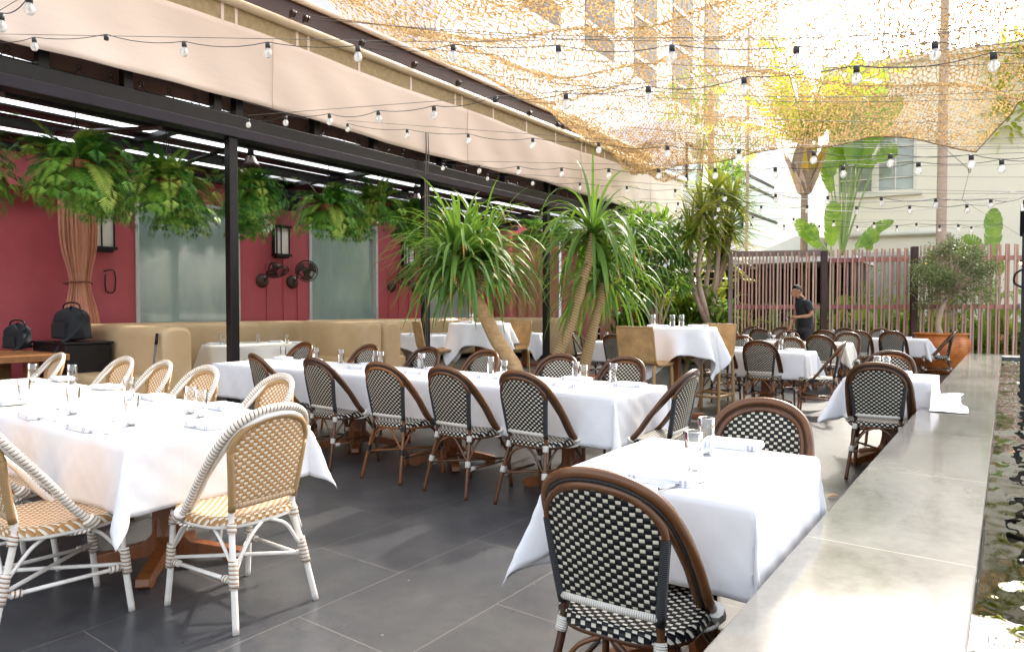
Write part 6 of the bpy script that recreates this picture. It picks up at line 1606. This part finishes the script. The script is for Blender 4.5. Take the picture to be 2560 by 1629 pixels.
for si, (lab, px, D0, D1_, skip) in enumerate(STR):
    n = len(px); inv0, inv1 = 1/D0, 1/D1_
    P = [atd(u, v, 1/(inv0+(inv1-inv0)*i/(n-1))) for i, (u, v) in enumerate(px)]
    t = thing('string_lights', lab, 'string lights', tuple(P[0]), 0, 'string lights over the courtyard')
    b = MB(); A = [p+Vector((0, 0, .068)) for p in P]; pts = []
    for i in range(n-1):
        for k in range(6):
            f = k/6; q = A[i].lerp(A[i+1], f); q.z -= .028*4*f*(1-f)*(1+.4*math.sin(i*2.7+si)); pts.append(q)
    pts.append(A[-1]); b.tube([tuple(p) for p in pts], .0026, 5); part(b, 'cord', M['black_wire'], t)
    b = MB(); b.tube([tuple(A[0]+Vector((0, 0, .03))), tuple(A[n//2]+Vector((0, 0, .012))), tuple(A[-1]+Vector((0, 0, .03)))], .0022, 4); part(b, 'support_wire', M['wire'], t)
    for i, p in enumerate(P):
        if i == 0 and px[0][0] < 0 or i == n-1: continue
        if i in skip: link('socket', SOCK, t, p-P[0]); continue
        o = link('bulb', BULB, t, p-P[0]); link('socket', SOCK, o)
        if si < 3: link('filament', FIL, o)
# ------------------------------------------------------------------ the waiter
PD = 13.0; po = atd(2013, 771, PD); PO = Vector((po.x, po.y, 0)); XR, YR = Vector((_c, _s, 0)), Vector((-_s, _c, 0))
per = thing('person', 'waiter in a black polo shirt standing by the fence, looking down and holding cutlery', 'person', tuple(PO))
def L(x, y, z): return tuple(XR*x+YR*y+Vector((0, 0, z)))
def skinned(name, nodes, edges, mat, parent, sub=2):
    me = bpy.data.meshes.new(name); me.from_pydata([L(*n[:3]) for n in nodes], edges, []); me.materials.append(mat); o = link(name, me, parent)
    md = o.modifiers.new('Skin', 'SKIN'); md.use_smooth_shade = True
    if not me.skin_vertices: 
        bpy.context.view_layer.objects.active = o; bpy.ops.mesh.customdata_skin_add()
    for i, n in enumerate(nodes):
        r = n[3]; me.skin_vertices[0].data[i].radius = (r, n[4] if len(n) > 4 else r)
    me.skin_vertices[0].data[0].use_root = True
    s = o.modifiers.new('sub', 'SUBSURF'); s.levels = sub; s.render_levels = sub
    return o
N = [(0, 0, .98, .10), (-.005, 0, 1.15, .105), (-.02, 0, 1.32, .11), (-.055, 0, 1.44, .07), (-.095, 0, 1.535, .056), (-.135, 0, 1.575, .060), (-.175, 0, 1.615, .088), (-.180, .005, 1.665, .093), (-.170, .005, 1.715, .062)]
Ed = [(i, i+1) for i in range(8)]
def chain(pts, start):
    o = len(N); N.extend(pts); Ed.append((start, o)); Ed.extend((o+i, o+i+1) for i in range(len(pts)-1)); return o+len(pts)-1
# near (left) arm with cutlery
w1 = chain([(-.045, -.155, 1.455, .050), (-.012, -.215, 1.33, .047), (.018, -.235, 1.205, .044), (-.06, -.232, 1.178, .043), (-.155, -.215, 1.168, .034), (-.225, -.205, 1.163, .026)], 3)
p1 = chain([(-.265, -.200, 1.158, .030), (-.295, -.197, 1.152, .028)], w1)
for q, (dy, dz, l) in enumerate(((-.022, .016, .9), (-.008, .006, 1.0), (.006, -.006, .95), (.018, -.016, .8))):
    chain([(-.318, -.197+dy, 1.150+dz, .0095), (-.318-.030*l, -.197+dy*1.1+.008, 1.143+dz, .0088), (-.322-.028*l, -.185+dy, 1.120+dz, .0080)], p1)
chain([(-.272, -.225, 1.172, .011), (-.300, -.232, 1.165, .0098), (-.322, -.222, 1.153, .0088)], w1)
# far (right) arm reaching down
w2 = chain([(-.065, .145, 1.45, .06), (-.075, .21, 1.30, .048), (-.095, .23, 1.15, .040), (-.150, .19, 1.07, .036), (-.205, .13, 1.0, .026)], 3)
p2 = chain([(-.232, .11, .968, .029), (-.252, .095, .945, .027)], w2)
for q, (dy, l) in enumerate(((-.020, .9), (-.007, 1.0), (.007, .95), (.019, .8))):
    chain([(-.268, .085+dy, .925, .0095), (-.282, .078+dy, .925-.028*l, .0088), (-.278, .074+dy, .905-.034*l, .008)], p2)
chain([(-.225, .075, .955, .011), (-.245, .055, .935, .0098), (-.262, .052, .915, .0088)], w2)
# nose, ears, brow
chain([(-.268, -.012, 1.628, .014), (-.282, -.014, 1.612, .012)], 6)
chain([(-.155, -.095, 1.645, .018), (-.145, -.104, 1.655, .014)], 7); chain([(-.150, .100, 1.645, .018), (-.142, .108, 1.655, .014)], 7)
chain([(-.225, 0, 1.560, .035), (-.238, -.002, 1.552, .026)], 6)
# legs
for sy, off in ((-.095, .01), (.095, -.02)):
    chain([(.0+off, sy, .88, .07), (-.005+off, sy, .70, .062), (-.01+off, sy, .50, .050), (.015+off, sy, .30, .046), (.02+off, sy, .085, .036), (-.05+off, sy, .045, .038), (-.17+off, sy, .035, .030)], 0)
skinned('body', N, Ed, M['skin'], per)
# clothing
def loft(mb, rings, n=28):
    V = [L(cx+rx*math.cos(2*PI*j/n)*(1+.02*math.sin(6*PI*j/n+z*20)), ry*math.sin(2*PI*j/n), z) for z, cx, rx, ry in rings for j in range(n)]
    mb.add(V, [(i*n+j, i*n+(j+1) % n, (i+1)*n+(j+1) % n, (i+1)*n+j) for i in range(len(rings)-1) for j in range(n)])
def limb(mb, P, n=14):
    cc = catmull([L(*p[:3]) for p in P], 5); rr = np.interp(np.linspace(0, len(P)-1, len(cc)), range(len(P)), [p[3] for p in P]); mb.tube(cc, [float(x) for x in rr], n)
b = MB(); loft(b, [(.985, .005, .128, .168), (1.0, .005, .142, .172), (1.08, 0, .136, .165), (1.18, -.002, .138, .170), (1.28, -.012, .146, .190), (1.37, -.032, .143, .205), (1.43, -.05, .122, .20), (1.475, -.066, .092, .155), (1.505, -.078, .070, .095), (1.525, -.088, .062, .07)])
for s_ in (-1, 1): limb(b, [(-.05, s_*.13, 1.43, .07), (-.042, s_*.185, 1.41, .076), (-.022, s_*.218, 1.345, .070), (-.004, s_*.232, 1.275, .068)])
b.build('polo_shirt', M['shirt'], per)
b = MB(); loft(b, [(1.03, .004, .130, .160), (.98, .006, .146, .170), (.90, .008, .150, .172), (.84, .006, .135, .170), (.80, .004, .06, .10)])
for sy, off in ((-.092, .01), (.092, -.02)): limb(b, [(.004, sy, .90, .085), (off, sy*1.02, .80, .090), (off-.006, sy*1.03, .62, .080), (off-.008, sy*1.03, .46, .070), (off+.012, sy*1.03, .28, .064), (off+.02, sy*1.03, .10, .060)])
b.build('trousers', M['trouser'], per)
b = MB()
def hairf(u, v):
    az = 2*PI*u; low = -.55+.62*(.5-.5*math.cos(az-PI))**0 if 0 else (.50 if math.cos(az) < -.60 else (-.70 if math.cos(az) > .1 else .50-1.20*(math.cos(az)+.60)/.70))
    el = PI/2-(PI/2-low)*v; r_ = .0985+.002*math.sin(az*9)*v
    x, y, z = r_*math.cos(el)*math.cos(az), .98*r_*math.cos(el)*math.sin(az), 1.06*r_*math.sin(el)
    ca, sa = math.cos(.30), math.sin(.30)
    return L(-.172+x*ca+z*sa, .004+y, 1.676-x*sa*1+z*ca)
b.grid(hairf, 32, 12); b.build('hair', M['hair'], per)
b = MB(); b.tube([L(-.088+.066*math.cos(a), .066*math.sin(a), 1.530-.035*math.cos(a)) for a in np.linspace(0, 2*PI, 17)[:-1]], .012, 6, closed=True); b.build('collar', M['shirt'], per)
b = MB(); b.tube([L(.005+.140*math.cos(a), .170*math.sin(a), .992) for a in np.linspace(0, 2*PI, 25)[:-1]], .011, 6, closed=True); b.build('belt', M['black_metal'], per)
for sy, off in ((-.095, .01), (.095, -.02)):
    b = MB(); b.grid(lambda u, v: L(-.065+off+(.15 if v else .15)*math.cos(2*PI*u)*math.sin(PI*v*.5+.02)**.6*(1.0), sy+.052*math.sin(2*PI*u)*math.sin(PI*v*.5+.02)**.6, .10*(1-v)), 20, 8); b.build('shoe', M['shirt'], per)
for i, (dx, dy) in enumerate(((-.255, -.045), (-.255, .04))):
    b = MB(); b.lathe([(0, -.006), (.005, -.004), (.007, 0), (.005, .004), (0, .006)], L(dx, dy, 1.652), 10); b.build('eye', M['hair'], per)
# cutlery he holds
cu = PO+Vector(L(-.36, -.2, 1.15))
for i, (a, lb, me) in enumerate(((2.6, 'fork held in the waiter\'s near hand, tines up', FK), (2.9, 'second fork fanned out in the waiter\'s near hand', FK), (3.3, 'knife held among the forks in the waiter\'s near hand', KN))):
    o = link('fork' if me is FK else 'knife', me, None, cu+Vector((0, 0, -.012*i))); o.rotation_euler = (.2*i, -.25+.2*i, YAW+a+.3); tag(o, lb, 'cutlery')
# ------------------------------------------------------------------ light
w = bpy.data.worlds.new('World'); SC.world = w; w.use_nodes = True; nt = w.node_tree; bg = nt.nodes['Background']
sky = nt.nodes.new('ShaderNodeTexSky'); sky.sky_type = 'NISHITA'; sky.sun_disc = False
EL, AZ = math.radians(38), math.radians(-3)
sky.sun_elevation = EL; sky.sun_rotation = AZ; sky.air_density = 1.2; sky.dust_density = 5.0; sky.ozone_density = 1.0
hs = nt.nodes.new('ShaderNodeHueSaturation'); hs.inputs['Saturation'].default_value = .48; nt.links.new(sky.outputs[0], hs.inputs['Color'])
mw = nt.nodes.new('ShaderNodeMix'); mw.data_type = 'RGBA'; mw.blend_type = 'MULTIPLY'; mw.inputs[0].default_value = 1; mw.inputs[7].default_value = (1.02, 1.0, .975, 1); nt.links.new(hs.outputs[0], mw.inputs[6])
nt.links.new(mw.outputs[2], bg.inputs[0]); bg.inputs[1].default_value = .15
sl = bpy.data.lights.new('sun', 'SUN'); so = bpy.data.objects.new('sun', sl); COL.objects.link(so)
sl.energy = 2.15; sl.angle = math.radians(2.5); sl.color = (1, .93, .82)
so.rotation_euler = Vector((math.sin(AZ)*math.cos(EL), math.cos(AZ)*math.cos(EL), math.sin(EL))).to_track_quat('Z', 'Y').to_euler(); so.location = (5, 10, 20)
vs = SC.view_settings; vs.view_transform = 'Standard'; vs.look = 'None'; vs.gamma = 1; vs.use_curve_mapping = False; vs.exposure = 2.36
SC.cycles.max_bounces = 8; SC.cycles.transparent_max_bounces = 24; SC.cycles.diffuse_bounces = 4; SC.cycles.glossy_bounces = 4; SC.cycles.transmission_bounces = 6
SC.cycles.use_denoising = True; SC.cycles.sample_clamp_indirect = 6; SC.cycles.caustics_reflective = False; SC.cycles.caustics_refractive = False
